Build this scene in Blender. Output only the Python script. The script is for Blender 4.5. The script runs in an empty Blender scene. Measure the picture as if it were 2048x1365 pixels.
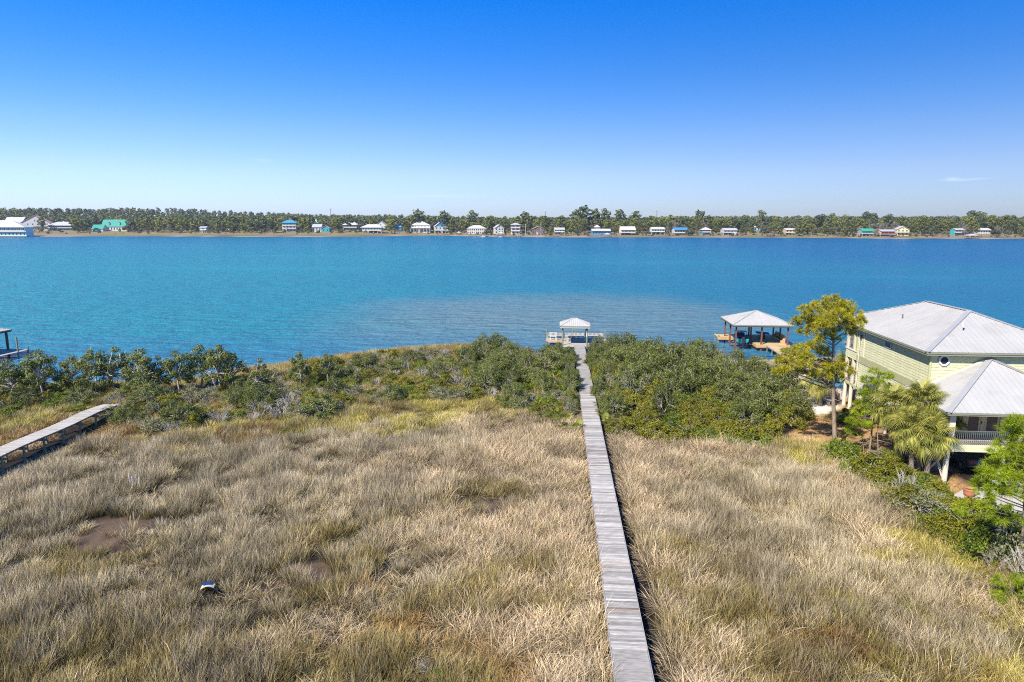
import bpy, math, random
import numpy as np
from mathutils import Vector, Matrix

# ------------------------------------------------------------------ camera, sky, sun, exposure
S = bpy.context.scene
C = S.collection
CAM_H = 18.9
FPX = 1365.33
PITCH = math.atan(238.5 / FPX)
cam_data = bpy.data.cameras.new('camera')
cam_data.lens = 24.0
cam_data.sensor_width = 36.0
cam_data.clip_start = 0.5
cam_data.clip_end = 20000
cam = bpy.data.objects.new('camera', cam_data)
cam.location = (0, 0, CAM_H)
cam.rotation_euler = (math.pi / 2 - PITCH, 0, 0)
C.objects.link(cam)
S.camera = cam

SUN_EL = math.radians(43)
SUN_DIR = Vector((-0.66 * math.cos(SUN_EL), -0.75 * math.cos(SUN_EL), math.sin(SUN_EL))).normalized()
world = bpy.data.worlds.new('World')
S.world = world
world.use_nodes = True
wn = world.node_tree
for n in list(wn.nodes):
    wn.nodes.remove(n)
wout = wn.nodes.new('ShaderNodeOutputWorld')
wbg = wn.nodes.new('ShaderNodeBackground')
sky = wn.nodes.new('ShaderNodeTexSky')
sky.sky_type = 'NISHITA'
sky.sun_disc = False
sky.sun_elevation = SUN_EL
sky.sun_rotation = -math.atan2(SUN_DIR.x, SUN_DIR.y)
sky.altitude = 0
sky.air_density = 1.0
sky.dust_density = 0.35
sky.ozone_density = 3.0
wsat = wn.nodes.new('ShaderNodeHueSaturation')
wsat.inputs['Saturation'].default_value = 1.35
wsat.inputs['Hue'].default_value = 0.5
wsat.inputs['Value'].default_value = 1.0
wn.links.new(sky.outputs['Color'], wsat.inputs['Color'])
# clear-air colour of this sky: deeper blue with height above the horizon, the same all round
wtc = wn.nodes.new('ShaderNodeTexCoord')
wsep = wn.nodes.new('ShaderNodeSeparateXYZ')
wn.links.new(wtc.outputs['Generated'], wsep.inputs[0])
wramp = wn.nodes.new('ShaderNodeValToRGB')
wn.links.new(wsep.outputs['Z'], wramp.inputs[0])
el = wramp.color_ramp.elements
SKY_STOPS = [(0.0, (0.46, 0.56, 0.95)), (0.03, (0.48, 0.55, 0.90)), (0.07, (0.53, 0.54, 0.80)), (0.12, (0.50, 0.53, 0.77)), (0.20, (0.30, 0.50, 0.80)), (0.31, (0.01, 0.50, 0.94)), (0.6, (0.12, 0.49, 0.84)), (1.0, (0.28, 0.50, 0.74))]
el[0].position, el[0].color = SKY_STOPS[0][0], (*SKY_STOPS[0][1], 1)
el[1].position, el[1].color = SKY_STOPS[-1][0], (*SKY_STOPS[-1][1], 1)
for p_, c_ in SKY_STOPS[1:-1]:
    e_ = el.new(p_); e_.color = (*c_, 1)
wmul = wn.nodes.new('ShaderNodeMix'); wmul.data_type = 'RGBA'; wmul.blend_type = 'MULTIPLY'; wmul.inputs[0].default_value = 1.0
wn.links.new(wsat.outputs['Color'], wmul.inputs[6]); wn.links.new(wramp.outputs['Color'], wmul.inputs[7])
wbg.inputs['Strength'].default_value = 0.125
# a thin wisp of cloud low in the sky and fainter ones round it
def wmath(op, a, b=None):
    n_ = wn.nodes.new('ShaderNodeMath'); n_.operation = op
    for i_, v_ in enumerate((a, b)):
        if v_ is None: continue
        if hasattr(v_, 'is_output'): wn.links.new(v_, n_.inputs[i_])
        else: n_.inputs[i_].default_value = v_
    return n_.outputs[0]
az = wmath('ARCTAN2', wsep.outputs['X'], wsep.outputs['Y'])
wisp = None
for (a0, z0, wa_, wz_, k_) in ((0.568, 0.0495, 0.016, 0.0012, 0.22), (0.561, 0.0512, 0.006, 0.0018, 0.25), (0.588, 0.0505, 0.010, 0.0008, 0.15), (-0.10, 0.036, 0.05, 0.002, 0.12), (-0.34, 0.081, 0.012, 0.002, 0.10)):
    u_ = wmath('DIVIDE', wmath('SUBTRACT', az, a0), wa_); v_ = wmath('DIVIDE', wmath('SUBTRACT', wsep.outputs['Z'], z0), wz_)
    g_ = wmath('MULTIPLY', wmath('EXPONENT', wmath('MULTIPLY', wmath('ADD', wmath('MULTIPLY', u_, u_), wmath('MULTIPLY', v_, v_)), -1.0)), k_)
    wisp = g_ if wisp is None else wmath('ADD', wisp, g_)
wmx = wn.nodes.new('ShaderNodeMix'); wmx.data_type = 'RGBA'
wn.links.new(wisp, wmx.inputs[0]); wn.links.new(wmul.outputs[2], wmx.inputs[6]); wmx.inputs[7].default_value = (5.2, 5.6, 6.4, 1)
wn.links.new(wmx.outputs[2], wbg.inputs['Color'])
wn.links.new(wbg.outputs['Background'], wout.inputs['Surface'])

sun_data = bpy.data.lights.new('sun', 'SUN')
sun_data.energy = 5.0
sun_data.angle = math.radians(0.53)
sun_data.color = (1.0, 0.94, 0.85)
sun = bpy.data.objects.new('sun', sun_data)
sun.rotation_euler = (-SUN_DIR).to_track_quat('-Z', 'Y').to_euler()
sun.location = (-60, -60, 80)
C.objects.link(sun)

S.view_settings.view_transform = 'Standard'
S.view_settings.look = 'None'
S.view_settings.exposure = 0.75
S.view_settings.gamma = 1.0
S.view_settings.use_curve_mapping = False
S.render.engine = 'CYCLES'
S.cycles.use_denoising = False
S.cycles.filter_width = 1.1
S.cycles.max_bounces = 6
S.cycles.diffuse_bounces = 2
S.cycles.glossy_bounces = 3
S.cycles.transmission_bounces = 4
S.cycles.transparent_max_bounces = 4

# ------------------------------------------------------------------ helpers
SINP, COSP = math.sin(PITCH), math.cos(PITCH)
def ray(px, py):
    x = (px - 1024.0) / FPX
    y = (682.5 - py) / FPX
    return Vector((x, COSP + y * SINP, -SINP + y * COSP))
def P(px, py, z=0.0):
    """world point at height z seen at photo pixel (px, py)"""
    d = ray(px, py)
    t = (z - CAM_H) / d.z
    return Vector((d.x * t, d.y * t, z))
def PY(px, py, Y):
    """world point at distance Y seen at photo pixel (px, py)"""
    d = ray(px, py)
    t = Y / d.y
    return Vector((d.x * t, Y, CAM_H + d.z * t))

def link(o):
    C.objects.link(o)
    return o
def tag(o, label=None, cat=None, group=None, kind=None):
    if label: o['label'] = label
    if cat: o['category'] = cat
    if group: o['group'] = group
    if kind: o['kind'] = kind
    return o
def empty(name, loc=(0, 0, 0), rz=0.0):
    o = bpy.data.objects.new(name, None)
    o.empty_display_size = 0.2
    o.location = loc
    o.rotation_euler = (0, 0, rz)
    return link(o)
def copy_tree(o, parent=None):
    c = o.copy()
    link(c)
    c.parent = parent
    for ch in KIDS.get(o.name, []):
        k = copy_tree(ch, c)
        KIDS.setdefault(c.name, []).append(k)
    return c
KIDS = {}
def adopt(o, parent):
    if parent is not None:
        o.parent = parent
        KIDS.setdefault(parent.name, []).append(o)
    return o
def mesh_obj(name, me, parent=None, loc=None, rot=None, scale=None):
    o = bpy.data.objects.new(name, me)
    if loc is not None: o.location = loc
    if rot is not None: o.rotation_euler = rot
    if scale is not None: o.scale = scale
    link(o)
    return adopt(o, parent)

class MB:
    def __init__(self):
        self.v = []; self.f = []
    def add(self, vs, fs):
        b = len(self.v)
        self.v.extend([tuple(p) for p in vs])
        self.f.extend([tuple(i + b for i in q) for q in fs])
        return self
    def box(self, x0, x1, y0, y1, z0, z1):
        return self.add([(x0, y0, z0), (x1, y0, z0), (x1, y1, z0), (x0, y1, z0), (x0, y0, z1), (x1, y0, z1), (x1, y1, z1), (x0, y1, z1)],
                        [(0, 3, 2, 1), (4, 5, 6, 7), (0, 1, 5, 4), (1, 2, 6, 5), (2, 3, 7, 6), (3, 0, 4, 7)])
    def bar(self, p0, p1, w, h, up=(0, 0, 1)):
        p0 = Vector(p0); p1 = Vector(p1)
        d = (p1 - p0).normalized()
        u = Vector(up)
        if abs(d.dot(u)) > 0.98: u = Vector((0, 1, 0))
        s = d.cross(u).normalized() * (w / 2)
        t = s.cross(d).normalized() * (h / 2)
        vs = [p0 - s - t, p0 + s - t, p0 + s + t, p0 - s + t, p1 - s - t, p1 + s - t, p1 + s + t, p1 - s + t]
        return self.add(vs, [(0, 3, 2, 1), (4, 5, 6, 7), (0, 1, 5, 4), (1, 2, 6, 5), (2, 3, 7, 6), (3, 0, 4, 7)])
    def tube(self, pts, radii, n=6, cap=True):
        pts = [Vector(p) for p in pts]
        if not hasattr(radii, '__len__'): radii = [radii] * len(pts)
        vs = []; fs = []
        ref = Vector((0.3, 0.9, 0.1)).normalized()
        for i, p in enumerate(pts):
            d = (pts[min(i + 1, len(pts) - 1)] - pts[max(i - 1, 0)])
            d = d.normalized() if d.length > 1e-6 else Vector((0, 0, 1))
            r0 = ref if abs(d.dot(ref)) < 0.95 else Vector((1, 0, 0))
            a = d.cross(r0).normalized(); b = d.cross(a)
            for k in range(n):
                t = 2 * math.pi * k / n
                vs.append(p + (a * math.cos(t) + b * math.sin(t)) * radii[i])
        for i in range(len(pts) - 1):
            for k in range(n):
                k2 = (k + 1) % n
                fs.append((i * n + k, i * n + k2, (i + 1) * n + k2, (i + 1) * n + k))
        if cap:
            fs.append(tuple(range(n - 1, -1, -1)))
            fs.append(tuple(range((len(pts) - 1) * n, len(pts) * n)))
        return self.add(vs, fs)
    def cyl(self, x, y, z0, z1, r, n=8, r2=None):
        return self.tube([(x, y, z0), (x, y, z1)], [r, r if r2 is None else r2], n)
    def poly(self, pts):
        return self.add(pts, [tuple(range(len(pts)))])
    def prism(self, pts, vec):
        vec = Vector(vec); n = len(pts)
        a = [Vector(p) for p in pts]; b = [p + vec for p in a]
        fs = [tuple(range(n - 1, -1, -1)), tuple(range(n, 2 * n))]
        for i in range(n):
            j = (i + 1) % n
            fs.append((i, j, n + j, n + i))
        return self.add(a + b, fs)
    def mesh(self, name, mat=None, smooth=False):
        me = bpy.data.meshes.new(name)
        me.from_pydata(self.v, [], self.f)
        if mat is not None: me.materials.append(mat)
        if smooth:
            me.polygons.foreach_set('use_smooth', [True] * len(me.polygons))
        return me
    def build(self, name, mat, parent=None, loc=None, rot=None, smooth=False):
        return mesh_obj(name, self.mesh(name, mat, smooth), parent, loc, rot)

def np_mesh(name, V, F, mat, tint=None, smooth=False, extra=None):
    """V (n,3), F (m,k) all with k corners; tint (n,) stored in colour attribute 'tint'"""
    V = np.asarray(V, dtype=np.float32); F = np.asarray(F, dtype=np.int32)
    me = bpy.data.meshes.new(name)
    m, k = F.shape
    me.vertices.add(len(V)); me.vertices.foreach_set('co', V.ravel())
    me.loops.add(m * k); me.loops.foreach_set('vertex_index', F.ravel())
    me.polygons.add(m)
    me.polygons.foreach_set('loop_start', np.arange(0, m * k, k, dtype=np.int32))
    me.polygons.foreach_set('loop_total', np.full(m, k, dtype=np.int32))
    if smooth: me.polygons.foreach_set('use_smooth', np.ones(m, dtype=bool))
    if tint is not None:
        a = me.color_attributes.new('tint', 'FLOAT_COLOR', 'POINT')
        t = np.asarray(tint, dtype=np.float32)
        if t.ndim == 1: t = np.stack([t, t, t, np.ones_like(t)], 1)
        a.data.foreach_set('color', t.ravel())
    me.materials.append(mat)
    me.update(); me.validate()
    return me

# value noise for placement
class VN:
    def __init__(self, seed):
        self.t = np.random.RandomState(seed).rand(256, 256)
    def __call__(self, x, y, s):
        x = np.asarray(x, dtype=float) / s; y = np.asarray(y, dtype=float) / s
        xi = np.floor(x).astype(int); yi = np.floor(y).astype(int)
        fx = x - xi; fy = y - yi
        fx = fx * fx * (3 - 2 * fx); fy = fy * fy * (3 - 2 * fy)
        T = self.t
        a = T[xi % 256, yi % 256]; b = T[(xi + 1) % 256, yi % 256]
        c = T[xi % 256, (yi + 1) % 256]; d = T[(xi + 1) % 256, (yi + 1) % 256]
        return (a * (1 - fx) + b * fx) * (1 - fy) + (c * (1 - fx) + d * fx) * fy
VN1, VN2, VN3 = VN(1), VN(2), VN(3)

# ------------------------------------------------------------------ materials
MATS = {}
def new_mat(name):
    m = bpy.data.materials.new(name)
    m.use_nodes = True
    nt = m.node_tree
    for n in list(nt.nodes): nt.nodes.remove(n)
    out = nt.nodes.new('ShaderNodeOutputMaterial')
    MATS[name] = m
    return m, nt, out
def nd(nt, t, **kw):
    n = nt.nodes.new(t)
    for k, v in kw.items(): setattr(n, k, v)
    return n
def mixc(nt, fac, a, b, mode='MIX'):
    n = nd(nt, 'ShaderNodeMix', data_type='RGBA', blend_type=mode)
    for s, val in ((0, fac), (6, a), (7, b)):
        if hasattr(val, 'is_output'): nt.links.new(val, n.inputs[s])
        elif s == 0: n.inputs[0].default_value = val
        else: n.inputs[s].default_value = (val[0], val[1], val[2], 1)
    return n.outputs[2]
def mth(nt, op, a, b=None, clamp=False):
    n = nd(nt, 'ShaderNodeMath', operation=op, use_clamp=clamp)
    for i, val in enumerate((a, b)):
        if val is None: continue
        if hasattr(val, 'is_output'): nt.links.new(val, n.inputs[i])
        else: n.inputs[i].default_value = val
    return n.outputs[0]
def rng_map(nt, v, a, b, c, d, smooth=False):
    n = nd(nt, 'ShaderNodeMapRange', clamp=True)
    if smooth: n.interpolation_type = 'SMOOTHSTEP'
    nt.links.new(v, n.inputs[0])
    for i, val in enumerate((a, b, c, d)): n.inputs[i + 1].default_value = val
    return n.outputs[0]
def noise(nt, vec, scale, detail=4, rough=0.55, stretch=None, dim='3D'):
    if stretch is not None:
        mp = nd(nt, 'ShaderNodeMapping'); mp.inputs['Scale'].default_value = stretch
        nt.links.new(vec, mp.inputs['Vector']); vec = mp.outputs[0]
    n = nd(nt, 'ShaderNodeTexNoise', noise_dimensions=dim)
    n.inputs['Scale'].default_value = scale; n.inputs['Detail'].default_value = detail; n.inputs['Roughness'].default_value = rough
    nt.links.new(vec, n.inputs['Vector'])
    return n.outputs['Fac']
def pm(name, col, rough=0.7, var=0.18, scale=2.0, bump=0.0, bscale=30.0, metal=0.0, stretch=None, objvar=0.0, spec=0.5, dirt=None, dirt_scale=0.6):
    """procedural principled material: colour with noise mottling, optional per-object variation, dirt patches and bump"""
    m, nt, out = new_mat(name)
    b = nd(nt, 'ShaderNodeBsdfPrincipled')
    tc = nd(nt, 'ShaderNodeTexCoord')
    n1 = noise(nt, tc.outputs['Object'], scale, 5, 0.6, stretch)
    k = rng_map(nt, n1, 0.25, 0.75, 1 - var, 1 + var)
    if objvar > 0:
        oi = nd(nt, 'ShaderNodeObjectInfo')
        k = mth(nt, 'MULTIPLY', k, rng_map(nt, oi.outputs['Random'], 0, 1, 1 - objvar, 1 + objvar))
    hs = nd(nt, 'ShaderNodeVectorMath', operation='SCALE')
    hs.inputs[0].default_value = col
    nt.links.new(k, hs.inputs['Scale'])
    c = hs.outputs[0]
    if dirt is not None:
        n2 = noise(nt, tc.outputs['Object'], dirt_scale, 6, 0.65)
        c = mixc(nt, rng_map(nt, n2, 0.52, 0.68, 0, 0.75), c, dirt)
    nt.links.new(c, b.inputs['Base Color'])
    b.inputs['Roughness'].default_value = rough
    b.inputs['Metallic'].default_value = metal
    b.inputs['Specular IOR Level'].default_value = spec
    if bump > 0:
        bp = nd(nt, 'ShaderNodeBump'); bp.inputs['Strength'].default_value = bump; bp.inputs['Distance'].default_value = 0.02
        nt.links.new(noise(nt, tc.outputs['Object'], bscale, 4, 0.6, stretch), bp.inputs['Height'])
        nt.links.new(bp.outputs[0], b.inputs['Normal'])
    nt.links.new(b.outputs[0], out.inputs['Surface'])
    return m
def leaf_mat(name, c1, c2, transl=0.25, rough=0.55, objvar=0.2):
    """foliage: colour between c1 and c2 by the leaf's own tint, varied by plant"""
    m, nt, out = new_mat(name)
    at = nd(nt, 'ShaderNodeAttribute', attribute_name='tint')
    oi = nd(nt, 'ShaderNodeObjectInfo')
    sp = nd(nt, 'ShaderNodeSeparateColor'); nt.links.new(at.outputs['Color'], sp.inputs[0])
    f = mth(nt, 'ADD', sp.outputs[0], rng_map(nt, oi.outputs['Random'], 0, 1, -objvar, objvar), True)
    col = mixc(nt, f, c1, c2)
    b = nd(nt, 'ShaderNodeBsdfPrincipled')
    b.inputs['Roughness'].default_value = rough
    b.inputs['Specular IOR Level'].default_value = 0.16
    nt.links.new(col, b.inputs['Base Color'])
    t = nd(nt, 'ShaderNodeBsdfTranslucent'); nt.links.new(col, t.inputs['Color'])
    mx = nd(nt, 'ShaderNodeMixShader'); mx.inputs[0].default_value = transl
    nt.links.new(b.outputs[0], mx.inputs[1]); nt.links.new(t.outputs[0], mx.inputs[2])
    nt.links.new(mx.outputs[0], out.inputs['Surface'])
    return m

def plank_mat(name, c1, c2, brown, objvar=0.36, axis='X'):
    m, nt, out = new_mat(name)
    tc = nd(nt, 'ShaderNodeTexCoord'); oi = nd(nt, 'ShaderNodeObjectInfo'); geo = nd(nt, 'ShaderNodeNewGeometry')
    st = (1.2, 26, 26) if axis == 'X' else (26, 1.2, 26)
    # offset the grain per plank
    ad = nd(nt, 'ShaderNodeVectorMath', operation='ADD')
    cb = nd(nt, 'ShaderNodeCombineXYZ')
    r10 = mth(nt, 'MULTIPLY', oi.outputs['Random'], 137.0)
    nt.links.new(r10, cb.inputs[0]); nt.links.new(r10, cb.inputs[1]); nt.links.new(r10, cb.inputs[2])
    nt.links.new(tc.outputs['Object'], ad.inputs[0]); nt.links.new(cb.outputs[0], ad.inputs[1])
    g = noise(nt, ad.outputs[0], 1.6, 6, 0.65, st)
    g2 = noise(nt, ad.outputs[0], 1.3, 3, 0.5)
    col = mixc(nt, rng_map(nt, g, 0.3, 0.7, 0, 1), c1, c2)
    hi = rng_map(nt, oi.outputs['Random'], 0.90, 0.93, 0, 0.7)
    col = mixc(nt, hi, col, brown)
    k = mth(nt, 'MULTIPLY', rng_map(nt, mth(nt, 'FRACT', mth(nt, 'MULTIPLY', oi.outputs['Random'], 7.31)), 0, 1, 1 - objvar, 1 + objvar), rng_map(nt, g2, 0.3, 0.7, 0.85, 1.15))
    sc = nd(nt, 'ShaderNodeVectorMath', operation='SCALE'); nt.links.new(col, sc.inputs[0]); nt.links.new(k, sc.inputs['Scale'])
    b = nd(nt, 'ShaderNodeBsdfPrincipled'); b.inputs['Roughness'].default_value = 0.85; b.inputs['Specular IOR Level'].default_value = 0.2
    nt.links.new(sc.outputs[0], b.inputs['Base Color'])
    bp = nd(nt, 'ShaderNodeBump'); bp.inputs['Strength'].default_value = 0.5; bp.inputs['Distance'].default_value = 0.01
    nt.links.new(g, bp.inputs['Height']); nt.links.new(bp.outputs[0], b.inputs['Normal'])
    nt.links.new(b.outputs[0], out.inputs['Surface'])
    return m

M = {}
M['plank'] = plank_mat('weathered_plank', (0.20, 0.185, 0.165), (0.53, 0.50, 0.455), (0.22, 0.155, 0.10))
M['plank_pale'] = plank_mat('bleached_plank', (0.27, 0.25, 0.225), (0.55, 0.52, 0.47), (0.45, 0.36, 0.22), 0.15)
M['plank_gold'] = plank_mat('new_plank', (0.42, 0.30, 0.15), (0.64, 0.48, 0.27), (0.55, 0.36, 0.16), 0.12)
M['plank_dock'] = plank_mat('dock_plank', (0.29, 0.255, 0.21), (0.50, 0.455, 0.39), (0.50, 0.38, 0.25), 0.15)
M['beam'] = pm('grey_beam', (0.20, 0.18, 0.155), 0.85, 0.3, 3, 0.4, 20, stretch=(1, 1, 0.3))
M['edge'] = pm('grey_edge_board', (0.34, 0.32, 0.31), 0.85, 0.25, 4, 0.3)
M['pile'] = pm('treated_piling', (0.20, 0.20, 0.12), 0.85, 0.35, 3, 0.5, 12, stretch=(1, 1, 0.25), dirt=(0.28, 0.19, 0.10))
M['pile_dark'] = pm('dark_post', (0.085, 0.055, 0.04), 0.8, 0.3, 3, 0.3)
M['redwood'] = pm('red_brown_post', (0.17, 0.065, 0.035), 0.75, 0.25, 3, 0.2)
M['fascia'] = pm('gold_fascia', (0.50, 0.31, 0.14), 0.75, 0.2, 3, 0.2)
M['metal_roof'] = pm('galvalume_roof', (0.42, 0.41, 0.385), 0.55, 0.07, 0.5, 0, metal=0.05, dirt=(0.34, 0.33, 0.305), dirt_scale=0.35, objvar=0.03)
M['roof_white'] = pm('pale_metal_roof', (0.43, 0.42, 0.40), 0.5, 0.06, 1.0, objvar=0.03, dirt=(0.34, 0.33, 0.31), dirt_scale=0.4)
M['hipcap'] = pm('roof_cap_metal', (0.40, 0.395, 0.385), 0.4, 0.08, 1.0, metal=0.2)
M['white'] = pm('white_paint', (0.62, 0.61, 0.58), 0.55, 0.05, 2)
M['cream'] = pm('cream_trim', (0.62, 0.55, 0.43), 0.6, 0.06, 2)
M['shingle'] = pm('yellow_green_shingle', (0.57, 0.555, 0.335), 0.75, 0.12, 2.5, 0.3, 25, objvar=0.06)
M['band'] = pm('olive_band', (0.38, 0.375, 0.20), 0.7, 0.06, 2)
M['olive_trim'] = pm('olive_trim', (0.45, 0.45, 0.22), 0.7, 0.06, 2)
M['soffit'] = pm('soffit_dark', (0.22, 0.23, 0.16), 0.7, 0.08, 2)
M['black_metal'] = pm('black_metal', (0.03, 0.03, 0.03), 0.45, 0.1, 3)
M['grey_metal'] = pm('grey_rail_metal', (0.14, 0.15, 0.15), 0.45, 0.1, 3)
M['dark_glass'] = pm('dark_glass', (0.02, 0.035, 0.045), 0.08, 0.1, 1, spec=0.8)
M['blinds'] = pm('window_blinds', (0.17, 0.10, 0.07), 0.4, 0.25, 3, stretch=(1, 1, 14))
M['door_cream'] = pm('cream_door', (0.70, 0.58, 0.30), 0.55, 0.05, 2)
M['concrete'] = pm('concrete_pad', (0.46, 0.42, 0.36), 0.85, 0.12, 0.8, 0.2, 30, dirt=(0.42, 0.37, 0.29), dirt_scale=0.5)
M['stucco'] = pm('beige_stucco', (0.68, 0.52, 0.34), 0.85, 0.1, 1, 0.2, 40)
M['terracotta'] = pm('terracotta', (0.38, 0.14, 0.07), 0.75, 0.15, 4)
M['teal_hull'] = pm('teal_gelcoat', (0.01, 0.32, 0.34), 0.18, 0.04, 1, spec=0.6)
M['navy'] = pm('navy_vinyl', (0.015, 0.04, 0.12), 0.5, 0.1, 3)
M['blue_top'] = pm('blue_canvas', (0.03, 0.12, 0.38), 0.6, 0.1, 3)
M['turquoise'] = pm('turquoise_plastic', (0.01, 0.35, 0.50), 0.35, 0.06, 3)
M['bark_pine'] = pm('pine_bark', (0.25, 0.19, 0.13), 0.9, 0.45, 5, 0.9, 12, stretch=(1, 1, 0.4))
M['bark_grey'] = pm('grey_bark', (0.36, 0.32, 0.28), 0.9, 0.3, 4, 0.5, 14)
M['bark_dead'] = pm('dead_wood', (0.34, 0.31, 0.27), 0.9, 0.25, 4, 0.3, 14)
M['palm_trunk'] = pm('palm_trunk', (0.22, 0.18, 0.14), 0.9, 0.4, 7, 1.0, 9, stretch=(1, 1, 2.2))
M['oak_leaf'] = leaf_mat('scrub_oak_leaf', (0.034, 0.050, 0.007), (0.21, 0.235, 0.052), 0.15, 0.5)
M['myrtle_leaf'] = leaf_mat('wax_myrtle_leaf', (0.060, 0.075, 0.006), (0.33, 0.30, 0.025), 0.22, 0.5)
M['olive_leaf'] = leaf_mat('silvery_leaf', (0.07, 0.085, 0.03), (0.28, 0.28, 0.13), 0.15, 0.5)
M['green_leaf'] = leaf_mat('bright_shrub_leaf', (0.045, 0.080, 0.006), (0.26, 0.31, 0.03), 0.25, 0.5)
M['palmetto_leaf'] = leaf_mat('palmetto_leaf', (0.05, 0.075, 0.010), (0.27, 0.28, 0.045), 0.2, 0.45)
M['pine_gold'] = leaf_mat('golden_pine_needle', (0.13, 0.14, 0.008), (0.56, 0.50, 0.025), 0.3, 0.5, 0.05)
M['pine_green'] = leaf_mat('green_pine_needle', (0.08, 0.14, 0.006), (0.40, 0.49, 0.02), 0.3, 0.5, 0.05)
M['palm_frond'] = leaf_mat('palm_frond', (0.06, 0.085, 0.012), (0.48, 0.45, 0.10), 0.25, 0.4, 0.15)
M['palm_dead'] = leaf_mat('dead_palm_frond', (0.28, 0.20, 0.10), (0.55, 0.42, 0.24), 0.2, 0.7, 0.15)
# ------------------------------------------------------------------ ground and lagoon
SHX = np.array([-400, -120, -59, -50.6, -40.7, -34.5, -30.1, -26, -22.8, -17.1, -9.4, -4, 2.6, 9.4, 18.6, 28, 36.4, 43, 60, 120, 400], float)
SHY = np.array([70, 75, 78.7, 79.1, 80.1, 86.6, 88.7, 92.8, 95.9, 100, 103.2, 103, 98.5, 94.8, 92, 92.8, 93.5, 95, 99, 105, 110], float)
def shore_near(x):
    return np.interp(x, SHX, SHY)
_fp = [(-900, 474), (0, 474.3), (200, 473), (500, 474), (700, 474), (760, 473), (860, 472), (890, 472.2), (1000, 474), (1100, 475), (1300, 475.2), (1530, 475.7), (1700, 477), (1800, 478), (2048, 478.3), (2900, 480)]
_fw = [P(a, b, 0) for a, b in _fp]
FSX = np.array([p.x for p in _fw]); FSY = np.array([p.y for p in _fw])
def shore_far(x):
    return np.interp(x, FSX, FSY)
def ground_z(x, y):
    x = np.asarray(x, float); y = np.asarray(y, float)
    d = shore_near(x) - y
    z = np.where(d < 0, np.maximum(-0.05 + d * 0.05, -1.6), np.minimum(-0.05 + d * 0.13, 0.5))
    marsh = np.clip((64 - y) / 6, 0, 1) * np.clip((24 + np.clip(y - 45, 0, 99) * 0.1 - x) / 4, 0, 1)
    z = np.where(d > 4, z - 0.25 * marsh, z)
    z = z + np.where(d > 2, (VN1(x, y, 3.0) - 0.5) * 0.16, 0)
    # far shore
    f = y - shore_far(x)
    fz = np.where(f < 0, -1.6, np.minimum(-0.1 + f * 0.065, 6.5))
    hill = np.clip((f - 130) / 500, 0, 1)
    hill = hill * hill * (3 - 2 * hill)
    left = np.clip((-150 - x) / 700, 0, 1)
    right = np.clip((x - 350) / 500, 0, 1)
    fz = fz + hill * (6 + 17 * left - 2 * right + 3.5 * (VN2(x, y, 190.0) - 0.5) * 2)
    return np.where(y > 500, np.where(f > -60, np.maximum(fz, -1.6), -1.6), z)
def gz(x, y):
    return float(ground_z(x, y))
def PG(px, py):
    """ground point under photo pixel"""
    z = 0.4
    for _ in range(8):
        p = P(px, py, z); z = gz(p.x, p.y)
    return Vector((p.x, p.y, z))
def PF(px, py):
    """far-shore ground point under photo pixel (march along the ray)"""
    d = ray(px, py)
    for Y in np.arange(740, 1700, 2.0):
        t = Y / d.y
        x = d.x * t; z = CAM_H + d.z * t
        if Y > shore_far(x) and z <= gz(x, Y): return Vector((x, Y, gz(x, Y)))
    x = d.x * 1100 / d.y
    return Vector((x, 1100, gz(x, 1100)))

# photo areas given as polygons on the ground
def in_poly(x, y, poly):
    x = np.asarray(x); y = np.asarray(y)
    r = np.zeros(x.shape, bool); n = len(poly)
    for i in range(n):
        x1, y1 = poly[i]; x2, y2 = poly[(i + 1) % n]
        c = ((y1 > y) != (y2 > y)) & (x < (x2 - x1) * (y - y1) / ((y2 - y1) + 1e-12) + x1)
        r ^= c
    return r
def gpoly(pts):
    return [(P(a, b, 0.4).x, P(a, b, 0.4).y) for a, b in pts]
YARD = gpoly([(1575, 890), (1600, 850), (1590, 770), (1600, 745), (1720, 740), (1770, 860), (1900, 940), (1960, 985), (2300, 985), (2300, 1120), (2048, 1090), (1880, 985), (1760, 935), (1660, 905)])
SAND = gpoly([(1592, 768), (1612, 758), (1690, 815), (1660, 832), (1585, 830)])
MUDS = [(P(a, b, 0.3), rx, ry) for a, b, rx, ry in [(222, 1066, 2.7, 2.6), (615, 1144, 2.1, 1.5), (965, 1018, 2.0, 1.6), (30, 1085, 1.2, 0.7), (735, 1130, 0.7, 0.5), (250, 935, 1.6, 0.9), (420, 1195, 0.6, 0.6), (640, 1145, 1.2, 0.6), (870, 1010, 0.7, 0.5), (700, 1195, .8, .5)]]

xs = np.unique(np.concatenate([np.linspace(-2600, -600, 12), np.linspace(-600, -96, 26), np.arange(-96, 97, 1.0), np.linspace(98, 600, 26), np.linspace(600, 2600, 12)]))
ys = np.unique(np.concatenate([np.linspace(-300, 8, 8), np.arange(10, 122, 1.0), np.linspace(125, 730, 14), np.arange(735, 1010, 8), np.linspace(1020, 2000, 30), np.linspace(2050, 2600, 5)]))
GX, GY = np.meshgrid(xs, ys)
GZ = ground_z(GX, GY)
V = np.stack([GX, GY, GZ], -1).reshape(-1, 3)
nx, ny = len(xs), len(ys)
ii, jj = np.meshgrid(np.arange(nx - 1), np.arange(ny - 1))
b0 = (jj * nx + ii).ravel()
F = np.stack([b0, b0 + 1, b0 + nx + 1, b0 + nx], 1)
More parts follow.
